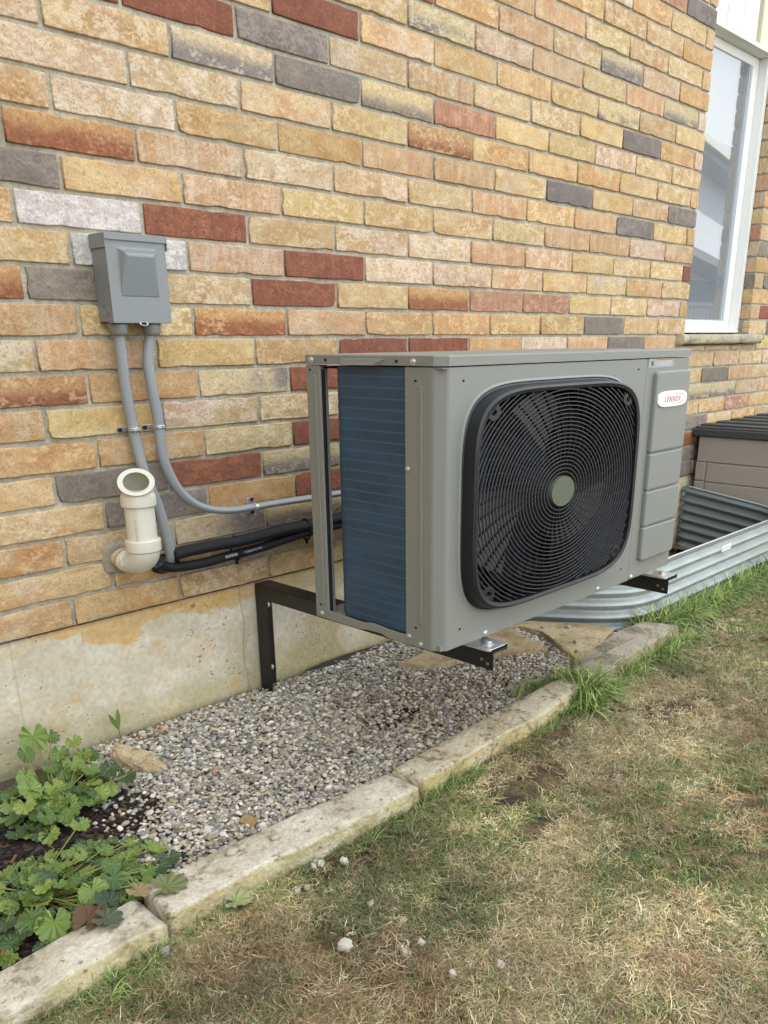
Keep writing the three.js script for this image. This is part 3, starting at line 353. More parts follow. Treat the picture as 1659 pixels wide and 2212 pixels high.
  const rimM = sup(.2955, .2135, 5), rimF = sup(.289, .2065, 5);
  part('grille_frame', [ring(base, ZF + .001, rimM, ZF + .004), ring(rimM, ZF + .004, rimO, ZF + .028), ring(rimO, ZF + .028, rimF, ZF + .0315), ring(rimF, ZF + .0315, rimI, ZF + .0295), ring(rimI, ZF + .0295, rimI, ZF - .02)], M.black, gr);
  part('panel_lip', [ring(sup(.3035, .2225, 5), ZF + .0002, sup(.2995, .2185, 5), ZF + .003), ring(sup(.2995, .2185, 5), ZF + .003, base, ZF + .001)], M.case, gr);
  const inside = (x, y) => Math.pow(Math.abs((x - HX) / .2815), 5) + Math.pow(Math.abs((y - HY) / .2005), 5) < 1;
  const zg = ZF + .024, wire = std(linC(68, 69, 73), .4);
  const arcStrip = (list, wdt, dz) => { const pos = [], idx = []; let o = 0; for (const arc of list) { arc.forEach(([x, y, nx, ny]) => { const a = wdt / 2, ax = nx * a, ay = ny * a; pos.push(x - ax, y - ay, zg, x + ax, y + ay, zg, x + ax, y + ay, zg - dz, x - ax, y - ay, zg - dz); }); const n = arc.length; for (let i = 0; i < n - 1; i++) for (let k = 0; k < 4; k++) { const A = o + i * 4 + k, B = o + i * 4 + (k + 1) % 4; idx.push(A, B, A + 4, B, B + 4, A + 4); } o += n * 4; } const g = geoFrom(pos, idx).toNonIndexed(); g.computeVertexNormals(); return g; };
  for (let k = 0; k < 34; k++) { const R = .0525 + k * .0104, n = 140, arcs = []; let cur = null; for (let i = 0; i <= n; i++) { const t = i / n * Math.PI * 2, x = HX + R * Math.cos(t), y = HY + R * K * Math.sin(t); if (inside(x, y)) { (cur ??= []).push([x, y, Math.cos(t), Math.sin(t) * .9]); } else if (cur) { if (cur.length > 1) arcs.push(cur); cur = null; } } if (cur && cur.length > 1) arcs.push(cur); for (const a of arcs) part('grille_ring', arcStrip([a], .0016, .003), wire, gr); }
  const sp = 44; for (let k = 0; k < sp; k++) { const arc = []; for (let i = 0; i <= 22; i++) { const R = .04 + i / 22 * .37, a = k / sp * Math.PI * 2 + 1.15 * (R - .04), x = HX + R * Math.cos(a), y = HY + R * K * Math.sin(a); if (!inside(x, y)) break; arc.push([x, y, -Math.sin(a), Math.cos(a)]); } const g = arcStrip([arc], .002, .006); g.translate(0, 0, -.0045); part('grille_spoke', g, M.blackMatte, gr); }
  part('hub_cap', new THREE.CylinderGeometry(.041, .0425, .012, 48).rotateX(Math.PI / 2).scale(1, K, 1).translate(HX, HY, ZF + .021), std(linC(104, 114, 96, .7), .38), gr);
  for (const [sx, sy] of [[1, 1], [1, -1], [-1, 1], [-1, -1]]) { const cx = HX + sx * .237, cy = HY + sy * .169; const s = new THREE.Shape(); const N = 30; for (let i = 0; i <= N; i++) { const t = i / N * Math.PI * 2; const x = cx + .0185 * Math.cos(t), y = cy + .0138 * Math.sin(t); i ? s.lineTo(x, y) : s.moveTo(x, y); } s.holes.push(new THREE.Path(Array.from({ length: 16 }, (_, i) => new THREE.Vector2(cx + .0085 * Math.cos(i / 16 * 6.283), cy + .0066 * Math.sin(i / 16 * 6.283))))); part('grille_corner_boss', new THREE.ExtrudeGeometry(s, { depth: .016, bevelEnabled: true, bevelThickness: .0015, bevelSize: .0012, bevelSegments: 2 }).translate(0, 0, ZF + .008), M.black, gr); }
  // fan
  const fan = new THREE.Group(); fan.name = 'fan'; hp.add(fan);
  part('fan_hub', new THREE.CylinderGeometry(.062, .07, .05, 32).rotateX(Math.PI / 2).scale(1, K, 1).translate(HX, HY, .665), M.dark, fan);
  for (let b = 0; b < 3; b++) { const pos = [], idx = [], nu = 14, nv = 10; for (let i = 0; i <= nu; i++) for (let j = 0; j <= nv; j++) { const R = lerp(.055, .262 - .02 * Math.pow(Math.abs(j / nv - .55) * 1.9, 3), i / nu), wdt = lerp(.55, .95, Math.sin(i / nu * 1.6)), a = b * 2.0944 + 1.28 + (j / nv - .5) * wdt + .3 * (i / nu), zz = .69 + .045 * (j / nv - .5) + .008 * Math.sin(j / nv * 3.1); pos.push(HX + R * Math.cos(a), HY + R * K * Math.sin(a), zz); } for (let i = 0; i < nu; i++) for (let j = 0; j < nv; j++) { const a = i * (nv + 1) + j; idx.push(a, a + nv + 1, a + 1, a + 1, a + nv + 1, a + nv + 2); } part('fan_blade', geoFrom(pos, idx), M.blade, fan); }
  part('fan_shroud', [new THREE.CylinderGeometry(.275, .28, .07, 64, 1, true).rotateX(Math.PI / 2).scale(1, K, 1).translate(HX, HY, .685)], M.dark, hp);
  part('motor_mount', [rbx(HX - .05, HX + .05, YB + .02, YL - .01, .6, .625, .004)], M.dark, hp);
  part('partition', bx(1.853, 1.86, YB, YL - .004, ZR + .01, .72), M.dark, hp); part('inner_top', bx(XS + .01, 1.853, YL - .008, YL - .005, ZR + .01, .65), M.dark, hp);
  // coil: L-shaped, side then round the back corner
  const cx = XS + .0045, cp = [[cx, .655], [cx, .62], [cx, .54], [cx, .483]]; for (let i = 0; i <= 8; i++) { const a = i / 8 * Math.PI / 2; cp.push([cx + .03 * (1 - Math.cos(a)), .483 - .034 * Math.sin(a)]); } cp.push([1.4, .449], [1.845, .449]);
  const wall = (off, y0, y1) => { const pos = [], idx = [], uv = []; let s = 0; cp.forEach(([x, z], i) => { const a = cp[Math.max(0, i - 1)], b = cp[Math.min(cp.length - 1, i + 1)], tx = b[0] - a[0], tz = b[1] - a[1], L = Math.hypot(tx, tz), nx = tz / L, nz = -tx / L; if (i) s += Math.hypot(x - cp[i - 1][0], z - cp[i - 1][1]); const X = x + nx * off, Z = z + nz * off; pos.push(X, y0, Z, X, y1, Z); uv.push(s * 4, 0, s * 4, 2); if (i) { const k = i * 2; idx.push(k - 2, k, k - 1, k, k + 1, k - 1); } }); return geoFrom(pos, idx, uv); };
  const finT = dataTex(512, 256, (u, v) => { const f = Math.sin(u * 512 * 1.57) * .5 + .5, n = fbm(u * 3, v * 8, 301, 3), m = fbm(u * 40, v * 5, 302, 3); const k = .86 + .02 * f + .3 * (n - .5) + .08 * (m - .5); return [56 * k, 86 * k, 116 * k]; });
  const coilM = std(new THREE.Color(.95, .95, .95), .45, .15, { map: finT, bumpMap: paintNoise, bumpScale: .0001 });
  const coil = part('condenser_coil', [wall(0, YB + .02, YL - .003), wall(-.022, YB + .02, YL - .003)], coilM, hp);
  for (let k = 0; k < 25; k++) { const y = .352 + k * .0193; part('coil_tube', [wall(.0006, y - .0015, y + .0015)], M.tubeLine, coil); }
  // rear post, black edge, base pan
  part('corner_post', [rbx(XS - .0005, XS + .022, YB, YL - .0022, ZR - .003, .4235, .0025), rbx(XS - .0018, XS + .01, YB + .03, YL - .02, .4045, .412, .0015)], M.case, hp);
  part('edge_foam', bx(XS + .004, XS + .0065, YB + .02, YL - .009, .4235, .4315), M.blackMatte, hp);
  const pz = [[.4255, .321], [.5199, .3205], [.54, .324], [.5795, .326], [.6, .3205], [.6489, YB]], pt = [[.6489, .3375], [.63, .3365], [.585, .3385], [.5578, .3405], [.5354, .337], [.51, .336], [.4255, .3395]];
  const ps = new THREE.Shape([...pz, ...pt].map(q => new THREE.Vector2(-q[0], q[1]))); const pg = new THREE.ExtrudeGeometry(ps, { depth: .0025, bevelEnabled: true, bevelThickness: .0008, bevelSize: .0008, bevelSegments: 2 }).rotateY(Math.PI / 2).translate(XS - .001, 0, 0);
  part('base_pan', [pg, bx(XS + .006, X1 - .004, YB + .001, YB + .012, ZR + .002, ZF - .004)], M.case, hp);
  for (const [y, z] of [[.8425, .402], [.8419, .67]]) screw(hp, XS - .002, y, z, 'x', .0058);
  for (const [y, z] of [[.3305, .404], [.3373, .658], [.3274, .688], [.6575, .656]]) screw(hp, XS - .0015, y, z, 'x', .0045);
  for (const [x, y] of [[1.2865, .3274], [1.71, .329], [1.865, .3267]]) screw(hp, x, y, ZF + .0002, 'z', .0058);
  for (const [y, z] of [[.8425, .444], [.8419, .63]]) hole(hp, XS - .0022, y, z, 'x', .0034);
  for (const [y, z] of [[.8241, .396], [.8117, .408], [.8102, .674], [.3578, .675], [.352, .41], [.349, .4]]) hole(hp, XS - .0008, y, z, 'x', .0026);
  for (const [x, y] of [[1.2035, .8101], [1.815, .8117], [1.2058, .3545], [1.8119, .3563]]) hole(hp, x, y, ZF + .0002, 'z', .0028);
  // feet
  for (const fx of [1.2703, 2.0026]) {
    const f = new THREE.Group(); f.name = fx < 1.5 ? 'foot' : 'foot_001'; hp.add(f); const x0 = fx - .006, x1 = fx + .052;
    const s = new THREE.Shape(); const r = .012, z0 = -.64, z1 = -.7655; s.moveTo(x0, z0); s.lineTo(x0, z1 + r); s.quadraticCurveTo(x0, z1, x0 + r, z1); s.lineTo(x1 - r, z1); s.quadraticCurveTo(x1, z1, x1, z1 + r); s.lineTo(x1, z0);
    part('foot_plate', [new THREE.ExtrudeGeometry(s, { depth: .0025, bevelEnabled: true, bevelThickness: .0012, bevelSize: .0012, bevelSegments: 3 }).rotateX(-Math.PI / 2).translate(0, .2985, 0), bx(x0 + .004, x0 + .007, .3, YB + .002, .64, .7), bx(x1 - .007, x1 - .004, .3, YB + .002, .64, .7), bx(x0 + .007, x1 - .007, .3, YB + .002, .697, .7)], M.zinc, f);
    part('foot_pad', Array.from({ length: 9 }, (_, i) => bx(fx + .001 + i * .0055, fx + .0045 + i * .0055, .2965, .3015, .764, .7685)).concat([bx(fx - .002, fx + .05, .296, .2985, .66, .765)]), M.blackMatte, f);
    part('anchor_bolt', [new THREE.CylinderGeometry(.0085, .0085, .0045, 6).translate(0, .0015, 0), new THREE.CylinderGeometry(.0125, .0125, .0014, 24).translate(0, -.002, 0)].map(g => g.translate(fx + .026, .3045, .737)), M.zinc, f);
  }
}
function bracket(x, label) {
  const t = thing('wall_bracket', label, 'wall bracket', [x, 0, 0], 'black steel wall brackets carrying the heat pump'); const th = .0035, ya = .2958, ah = .0375, aw = .0495;
  part('arm', [rbx(0, th, ya - ah, ya - th, .0495 * 0 + .003, .7693, .0008, 1), rbx(0, aw, ya - th, ya, .003, .7693, .0012, 2), rbx(-.0007, .002, ya - ah - .0001, ya - ah + .002, .0495, .0515, .0004, 1)], M.iron, t);
  part('leg', [rbx(0.0002, th + .0002, -.012, ya - ah + .001, .0045, .0495, .0008, 1), rbx(.0002, aw, -.005, ya - th - .001, .0035, .0035 + th, .0008, 1)], M.iron, t);
  for (const y of [.232, .058]) screw(t, .033, y, .0075, 'z', .0075, M.zinc, 'anchor_bolt');
  for (const z of [.742, .757]) { const g = new THREE.CylinderGeometry(.0036, .0036, .001, 12).rotateZ(Math.PI / 2).scale(1, .8, 1); const m = part('slot_hole', g, std(linC(120, 116, 100), .8), t); m.position.set(-.0002, .2765 - (z - .742) * .45, z); }
  return t;
}
bracket(1.2703, 'black angle steel bracket with its leg bolted to the foundation left of the heat pump');
bracket(2.0026, 'black angle steel bracket at the right end, its tip in front of the window well');

// =====================================================================
// WALL FITTINGS
// =====================================================================
{
  const d = thing('disconnect_box', 'grey metal electrical disconnect box on the brick wall above two conduits', 'electrical box');
  part('enclosure', [rbx(.9312, 1.0625, .9155, 1.068, .002, .056, .0015)], M.boxGrey, d);
  const cov = part('cover', [rbx(.9302, 1.0635, .9128, 1.067, .0562, .0595, .0012), bx(.9302, .9322, .9128, .9158, .04, .058)], M.boxGrey, d);
  { const z = .0595, e = .0165, b = [[.9525, .9622], [1.042, .9622], [1.042, 1.0528], [.9525, 1.0528]], t = [[.9585, .9655, .0014], [1.0375, .9655, .0014], [1.0255, 1.0375, e], [.9665, 1.0375, e]]; const mid = (k) => b.map((p, i) => [lerp(p[0], t[i][0], k), lerp(p[1], t[i][1], k)]); const rings = [[0, -.0005], [.25, .12], [.75, .85], [1, 1], [1.18, 1.03]]; const pos = [], idx = []; for (const [k, h] of rings) b.forEach((p, i) => pos.push(lerp(p[0], t[i][0], k), lerp(p[1], t[i][1], k), z + t[i][2] * h)); const n = 4; for (let r = 0; r < rings.length - 1; r++) for (let i = 0; i < 4; i++) { const a = r * 4 + i, c = r * 4 + (i + 1) % 4; idx.push(a, c, a + 4, c, c + 4, a + 4); } const o = (rings.length - 1) * 4; idx.push(o, o + 1, o + 2, o, o + 2, o + 3); const g = geoFrom(pos, idx).toNonIndexed(); g.computeVertexNormals(); part('embossed_panel', g, M.boxGrey, cov); }
  part('hood', [rbx(.9285, 1.0665, 1.0665, 1.0765, .002, .0625, .0016), bx(.9281, .9298, 1.0503, 1.0745, .0032, .0622), bx(1.0652, 1.0669, 1.0503, 1.0745, .0032, .0622), rbx(.928, 1.067, 1.064, 1.0762, .0608, .0631, .0008, 1)], M.boxGrey, d);
  part('hasp', [new THREE.TorusGeometry(.0075, .0024, 6, 20).scale(1.15, .55, .5).rotateX(-.5).translate(.996, .912, .062)], M.steelDark, d);
  part('knockout', [new THREE.TorusGeometry(.0145, .0008, 6, 28).scale(1, K, 1).rotateY(Math.PI / 2).translate(.9312, .936, .031), new THREE.TorusGeometry(.011, .0006, 6, 28).scale(1, K, 1).rotateY(Math.PI / 2).translate(.9312, .936, .031)], M.boxGrey, d);
  for (const x of [.953, 1.0285]) part('conduit_fitting', new THREE.LatheGeometry([[.0, .9155], [.0195, .9155], [.0198, .905], [.0185, .903], [.0185, .897], [.0165, .8905], [.0125, .8895]].map(p => new THREE.Vector2(...p)), 26).translate(x, 0, .034), M.fitting, d);
}
const ribbed = (r, pitch) => (t, s) => r * (1 + .028 * Math.sin(s / pitch * Math.PI * 2));
{
  const z = .03;
  const L = [[.953, .9, .034], [.9536, .8877, .033], [.9547, .8359, .03], [.9572, .7808, .027], [.9642, .7197, .025], [.9685, .668, .027], [.976, .613, .032], [.9997, .5444, z], [1.0154, .4695, z], [1.0235, .415, .026], [1.0265, .395, .012]];
  const R = [[1.0285, .9, .034], [1.0258, .8877, .031], [1.0164, .8431, .028], [1.0187, .7781, .03], [1.0247, .7155, .03], [1.0266, .65, .03], [1.0335, .616, .03], [1.0572, .5657, .03], [1.093, .5294, .03], [1.138, .5082, .03], [1.198, .4972, .03], [1.262, .496, .03], [1.356, .4954, .03], [1.449, .4935, .03], [1.56, .493, .03], [1.9, .492, .05]];
  tag(part('conduit', tube(L, ribbed(.0116, .0052), 420, 16), M.conduit), 'grey ribbed conduit from the box down behind the white vent pipe', 'conduit');
  tag(part('conduit', tube(R, ribbed(.0116, .0052), 700, 16), M.conduit), 'grey ribbed conduit from the box curving right behind the heat pump', 'conduit');
  const strap = (x, y, dx, dy, label, s1, s2) => { const t = thing('conduit_strap', label, 'conduit strap', [0, 0, 0], 'conduit straps'); const ax = new THREE.Vector3(dx, dy / K, 0).normalize(); part('band', [tube([[x - ax.x * .005, y - ax.y * .005 * K, z], [x + ax.x * .005, y + ax.y * .005 * K, z]], (t) => .0131 + .0008 * Math.abs(t - .5), 4, 20)], M.zinc, t); for (const s of [s1, s2]) { part('tab', [rbx(Math.min(s[0], x) - .004, Math.max(s[0], x) + .004, Math.min(s[1], y) - .0035, Math.max(s[1], y) + .0035, .001, .0035, .001, 1)], M.zinc, t); const g = new THREE.CylinderGeometry(.0052, .0052, .005, 6).rotateX(Math.PI / 2).scale(1, .85, 1); const m = part('screw', g, M.blueScrew, t); m.position.set(s[0], s[1], .0055); } };
  strap(.9655, .7035, .06, -.5, 'small metal strap with two blue screws on the left conduit', [.945, .7015], [.9878, .704]);
  strap(1.0252, .7045, .05, -.5, 'small metal strap with two blue screws on the right conduit', [1.005, .7025], [1.0505, .7045]);
  strap(1.2683, .496, 1, 0, 'small metal strap with blue screws on the level run of conduit', [1.278, .51], [1.278, .479]);
}
{ // PVC vent
  const t = thing('vent_pipe', 'white plastic vent pipe with open elbow facing out from the brick wall', 'vent pipe'); const X = .9165, Z = .1, P = M.pvc;
  part('stub_pipe', tube([[X, .428, -.02], [X, .428, .055]], .031, 4, 28, false), std(linC(222, 196, 168, .85), .5), t);
  const arc = [[X, .428, .045]]; for (let i = 0; i <= 8; i++) { const a = i / 8 * Math.PI / 2; arc.push([X, .428 + .05 * K * (1 - Math.cos(a)), .05 + .05 * Math.sin(a)]); } arc.push([X, .477, Z]);
  part('lower_elbow', [tube(arc, .0338, 30, 28, false), tube([[X, .428, .03], [X, .428, .052]], (s) => .0352 - .0006 * s, 3, 28, true)], P, t);
  part('lower_socket', [new THREE.LatheGeometry([[.031, .459], [.0352, .4595], [.0372, .4625], [.0372, .483], [.0362, .4845], [.0312, .4845]].map(p => new THREE.Vector2(...p)), 40).translate(X, 0, Z)], P, t);
  part('riser_pipe', [new THREE.CylinderGeometry(.031, .031, .105, 40, 1, true).translate(X, .525, Z)], P, t);
  const pr = canvasTex(64, 512, (c, w, h) => { c.fillStyle = '#dcdac6'; c.fillRect(0, 0, w, h); c.save(); c.translate(40, 500); c.rotate(-Math.PI / 2); c.fillStyle = '#a2a098'; c.font = '34px sans-serif'; c.fillText('DRAIN SEWER  BDC', 0, 0); c.restore(); });
  part('print', new THREE.CylinderGeometry(.0312, .0312, .078, 10, 1, true, -1.02, .3).translate(X, .523, Z), std(0xf4f2ea, .32, 0, { map: pr }), t);
  part('upper_socket', [new THREE.LatheGeometry([[.0312, .5555], [.0352, .5558], [.0366, .5575], [.0366, .573], [.035, .5795], [.0325, .583]].map(p => new THREE.Vector2(...p)), 40).translate(X, 0, Z)], P, t);
  const N = new THREE.Vector3(-.9035, .275 / K, 1.6).normalize(), E = new THREE.Vector3(.9, .6095, .128); const q = [[X, .575, Z], [X, .584, Z], [lerp(X, E.x, .12), .593, lerp(Z, E.z, .12)], [E.x - N.x * .018, E.y - N.y * .018 * K - .001, E.z - N.z * .018], [E.x, E.y, E.z]];
  part('upper_elbow', [tube(q, (s) => s > .78 ? .0372 : s > .72 ? lerp(.033, .0372, (s - .72) / .06) : .033, 50, 36, false), tube(q, .0268, 40, 36, false), (() => { const a = new THREE.RingGeometry(.0262, .037, 40, 2); const m = new THREE.Matrix4().lookAt(N, new THREE.Vector3(), new THREE.Vector3(0, 1, 0)); a.applyMatrix4(m); a.scale(1, K, 1); a.translate(E.x + N.x * .0005, E.y, E.z + N.z * .0005); a.computeVertexNormals(); return a; })()], P, t);
  part('part_line', [rbx(X - .038, X - .034, .425, .44, .058, .068, .0015, 1)], P, t);
  part('mortar_collar', [(() => { const g = new THREE.TorusGeometry(.034, .011, 10, 40), p = g.attributes.position; for (let i = 0; i < p.count; i++) { const x = p.getX(i), y = p.getY(i); const k = 1 + .5 * (fbm(x * 40 + 5, y * 40, 88, 3) - .4); p.setXYZ(i, x * k, y * k * K, p.getZ(i) * .8); } g.computeVertexNormals(); return g.translate(X - .003, .428, 0); })()], mortMat, t);
}
{
  const up = [[1.026, .4185, .03], [1.06, .4215, .032], [1.0842, .422, .032], [1.1467, .4219, .032], [1.2052, .42, .032], [1.2802, .4225, .032], [1.3516, .4253, .032], [1.4452, .4255, .032], [1.53, .4275, .032], [1.9, .43, .06]], lo = [[1.008, .398, .014], [1.02, .3905, .026], [1.05, .3871, .03], [1.1113, .3849, .03], [1.1758, .3881, .03], [1.209, .389, .03], [1.2777, .3925, .03], [1.3682, .4012, .03], [1.4403, .4073, .032], [1.55, .41, .034], [1.9, .415, .05]];
  tag(part('insulated_pipe', tube(up, (t) => .0186 + (t > .34 ? .0006 : 0), 140, 20), M.foam), 'thicker black foam insulated pipe, upper of the two from the wall to the heat pump', 'pipe');
  tag(part('insulated_pipe', tube(lo, .015, 140, 20), M.foam), 'thinner black foam insulated pipe with white print, lower of the two', 'pipe');
  const pt = canvasTex(1024, 64, (c, w, h) => { c.clearRect(0, 0, w, h); c.fillStyle = '#b9bcc0'; c.font = 'bold 50px sans-serif'; c.textBaseline = 'middle'; const s = 'GULFSFLEX'; c.fillText(s, 6, 34); c.font = '44px sans-serif'; c.fillText('1/2 IDx3/8 TH 25/50', 420, 34); });
  pt.wrapS = pt.wrapT = THREE.ClampToEdgeWrapping; const tg = tube([[1.16, .3873, .03], [1.1758, .3881, .03], [1.209, .389, .03], [1.2777, .3925, .03], [1.3, .3945, .0302]], .0153, 40, 6, false, -.85, .1); const q = tg.attributes.uv; for (let i = 0; i < q.count; i++) q.setXY(i, q.getX(i), 1 - q.getY(i));
  const last = scene.children[scene.children.length - 1]; part('print', tg, new THREE.MeshStandardMaterial({ map: pt, transparent: true, roughness: .6 }), last);
  const tie = (x, y, ry, label) => { const t = thing('cable_tie', label, 'cable tie', [x, y, .032], 'black cable ties round the insulated pipes'); part('strap', new THREE.TorusGeometry(.5, .0016 / .03, 8, 40).scale(.04, ry * 2 * 1.0, .04).rotateY(Math.PI / 2), M.blackMatte, t); part('tail', rbx(-.002, .002, -ry - .011, -ry + .004, -.002, .006, .0008, 1), M.blackMatte, t); };
  tie(1.2, .4045, .029, 'black cable tie squeezing both insulated pipes near the white print'); tie(1.425, .4155, .0265, 'black cable tie round both insulated pipes beside the heat pump corner post');
  const g = new THREE.IcosahedronGeometry(1, 5), p = g.attributes.position; for (let i = 0; i < p.count; i++) { const x = p.getX(i), y = p.getY(i), z = p.getZ(i), k = .8 + .55 * fbm(x * 2.5 + 3, y * 2.5 + z * 2, 66, 4); p.setXYZ(i, x * k * .034, y * k * .021, z * k * .02); } g.computeVertexNormals();
  const pu = tag(part('sealant', g, M.putty), 'black sealant blob round the pipes where they leave the wall', 'sealant'); pu.position.set(1.018, .396, .006);
}

// =====================================================================
// WINDOW WELL AND STORAGE BOX
// =====================================================================
{
  const t = thing('window_well', 'galvanized corrugated steel window well standing against the wall', 'window well'); const x0 = 2.36, x1 = 3.64, zf = .482, r = .13, path = new THREE.CatmullRomCurve3([[2.08, .004], [2.12, .06], [2.17, .15], [2.225, .24], [2.285, .33], [2.345, .405], [2.42, .46], [2.52, .482]].map(p => new THREE.Vector3(p[0], 0, p[1]))).getPoints(28).map(p => [p.x, p.z]);
  for (let i = 1; i < 8; i++) path.push([lerp(2.52, x1 - r, i / 8), zf]); for (let i = 0; i <= 14; i++) { const a = i / 14 * Math.PI / 2; path.push([x1 - r + r * Math.sin(a), zf - r + r * Math.cos(a)]); } path.push([x1, .2], [x1, .04], [x1 + .004, .016], [x1 + .03, .004]);
  const ny = 150, pos = [], idx = [], uv = [], pitch = .041; let s = 0; const top = (x, z) => .1985 + .064 * (1 - Math.min(1, z / zf)) * sst(2.6, 3.4, x);
  const N = path.length; for (const sd of [0, 1]) path.forEach(([x, z], i) => { const a = path[Math.max(0, i - 1)], b = path[Math.min(N - 1, i + 1)], tx = b[0] - a[0], tz = b[1] - a[1], L = Math.hypot(tx, tz), nx = -tz / L, nz = tx / L; if (i && !sd) s += Math.hypot(x - path[i - 1][0], z - path[i - 1][1]); const T = top(x, z); for (let k = 0; k <= ny; k++) { const h = k / ny * (T + .16), d = .0088 * Math.cos(h / pitch * Math.PI * 2) + (sd ? -.0012 : 0); pos.push(x + nx * d, T - h, z + nz * d); uv.push(x * 2, h * 3); } });
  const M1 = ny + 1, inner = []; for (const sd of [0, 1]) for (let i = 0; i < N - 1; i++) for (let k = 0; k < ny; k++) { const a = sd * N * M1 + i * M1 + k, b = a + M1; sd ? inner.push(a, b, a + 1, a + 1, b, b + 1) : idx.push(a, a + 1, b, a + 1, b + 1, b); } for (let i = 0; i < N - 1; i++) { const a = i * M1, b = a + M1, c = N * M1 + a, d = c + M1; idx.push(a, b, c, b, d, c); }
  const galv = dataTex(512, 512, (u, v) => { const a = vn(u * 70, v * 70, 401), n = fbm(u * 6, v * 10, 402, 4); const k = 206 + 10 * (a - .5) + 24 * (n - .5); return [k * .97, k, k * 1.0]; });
  part('corrugated_sheet', geoFrom(pos, idx, uv), std(new THREE.Color(.7, .71, .7), .55, .5, { map: galv }), t); part('shaded_inner_face', geoFrom(pos, inner, uv), std(new THREE.Color(.3, .33, .35), .6, .4, { map: galv }), t);  // inside of the same sheet, its shade put into a darker colour
  const c = path.filter(p => true).map(([x, z]) => [x, top(x, z) + .001, z]); part('rolled_rim', tube(c.slice(2, -2), .0042, 120, 8), std(linC(190, 195, 196), .45, .7), t);
  part('sticker', rbx(2.99, 3.066, .148, .169, zf + .0035, zf + .0085, .002, 2), std(linC(236, 236, 228), .6), t).userData.label = 'white sticker on the top ridge';
}
{
  const t = thing('storage_box', 'taupe plastic deck storage box with dark ribbed lid beyond the window well', 'storage box'); const x0 = 3.7, x1 = 4.75, z0 = .028, z1 = .62, yt = .472, yb = GY;
  part('side_panel', [rbx(x0 + .006, x1, yb, yt, z0, z1, .012, 3)], M.taupe, t);
  const ys = [[.362, .47], [.276, .358], [.19, .272], [.1, .186], [yb + .004, .096]]; for (const [a, b] of ys) part('plank', rbx(x0, x0 + .014, a, b, z0 + (b > .4 ? .004 : .052), z1 - .02, .004, 2), M.taupe, t);
  for (const [a, b] of [[.28, .36], [.19, .277], [.1, .187], [yb + .004, .097]]) part('corner_strip', rbx(x0 - .001, x0 + .016, a, b, z0 + .002, z0 + .047, .004, 2), M.taupe, t);
  const lid = part('lid', [rbx(x0 - .014, x1, yt, .503, .004, z1 + .02, .005, 3), rbx(x0 + .004, x1, .5025, .51, .008, z1, .003, 2)], M.lidDark, t);
  for (let k = 0; k < 6; k++) part('lid_rib', rbx(x0 + .05 + k * .15, x0 + .13 + k * .15, .508, .518 + .001 * k, .01, z1 - .01, .004, 2), M.lidDark, lid);
}

// =====================================================================
// LAWN, PLANTS, LITTER
// =====================================================================
function bladesGeo(seed, n, hMin, hMax, lean, spread, wid, curl = .5) {
  const r = mul(seed), pos = [], idx = [], col = []; for (let b = 0; b < n; b++) { const a = r() * 6.283, px = (r() - .5) * spread, pz = (r() - .5) * spread, h = lerp(hMin, hMax, r()), ln = lean[0] + r() * (lean[1] - lean[0]), w = wid * (.7 + r() * .6), c = Math.cos(a), s = Math.sin(a), tw = (r() - .5) * curl * 2, seg = 4, o = pos.length / 3; let x = px, y = 0, z = pz, th = ln * .4, az = a; const f = .55 + r() * .75;
    for (let i = 0; i <= seg; i++) { const t = i / seg, ww = w * (1 - t * t * .9) * .5; pos.push(x - Math.sin(az) * ww, y, z + Math.cos(az) * ww, x + Math.sin(az) * ww, y + ww * .3, z - Math.cos(az) * ww); for (let q = 0; q < 2; q++) col.push(f, f, f); const st = h / seg; x += Math.cos(az) * Math.sin(th) * st; z += Math.sin(az) * Math.sin(th) * st; y += Math.cos(th) * st; th += ln * .4; if (y < .0008) y = .0008 + r() * .002; th = Math.min(th, 1.9); az += tw * .35; }
    for (let i = 0; i < seg; i++) { const k = o + i * 2; idx.push(k, k + 1, k + 2, k + 1, k + 3, k + 2); } }
  const g = geoFrom(pos, idx); g.setAttribute('color', new THREE.BufferAttribute(new Float32Array(col), 3)); return g;
}
const leafMat = (o = {}) => new THREE.MeshPhysicalMaterial({ color: 0xffffff, roughness: .48, side: THREE.DoubleSide, vertexColors: true, transmission: .25, thickness: 0, ...o });
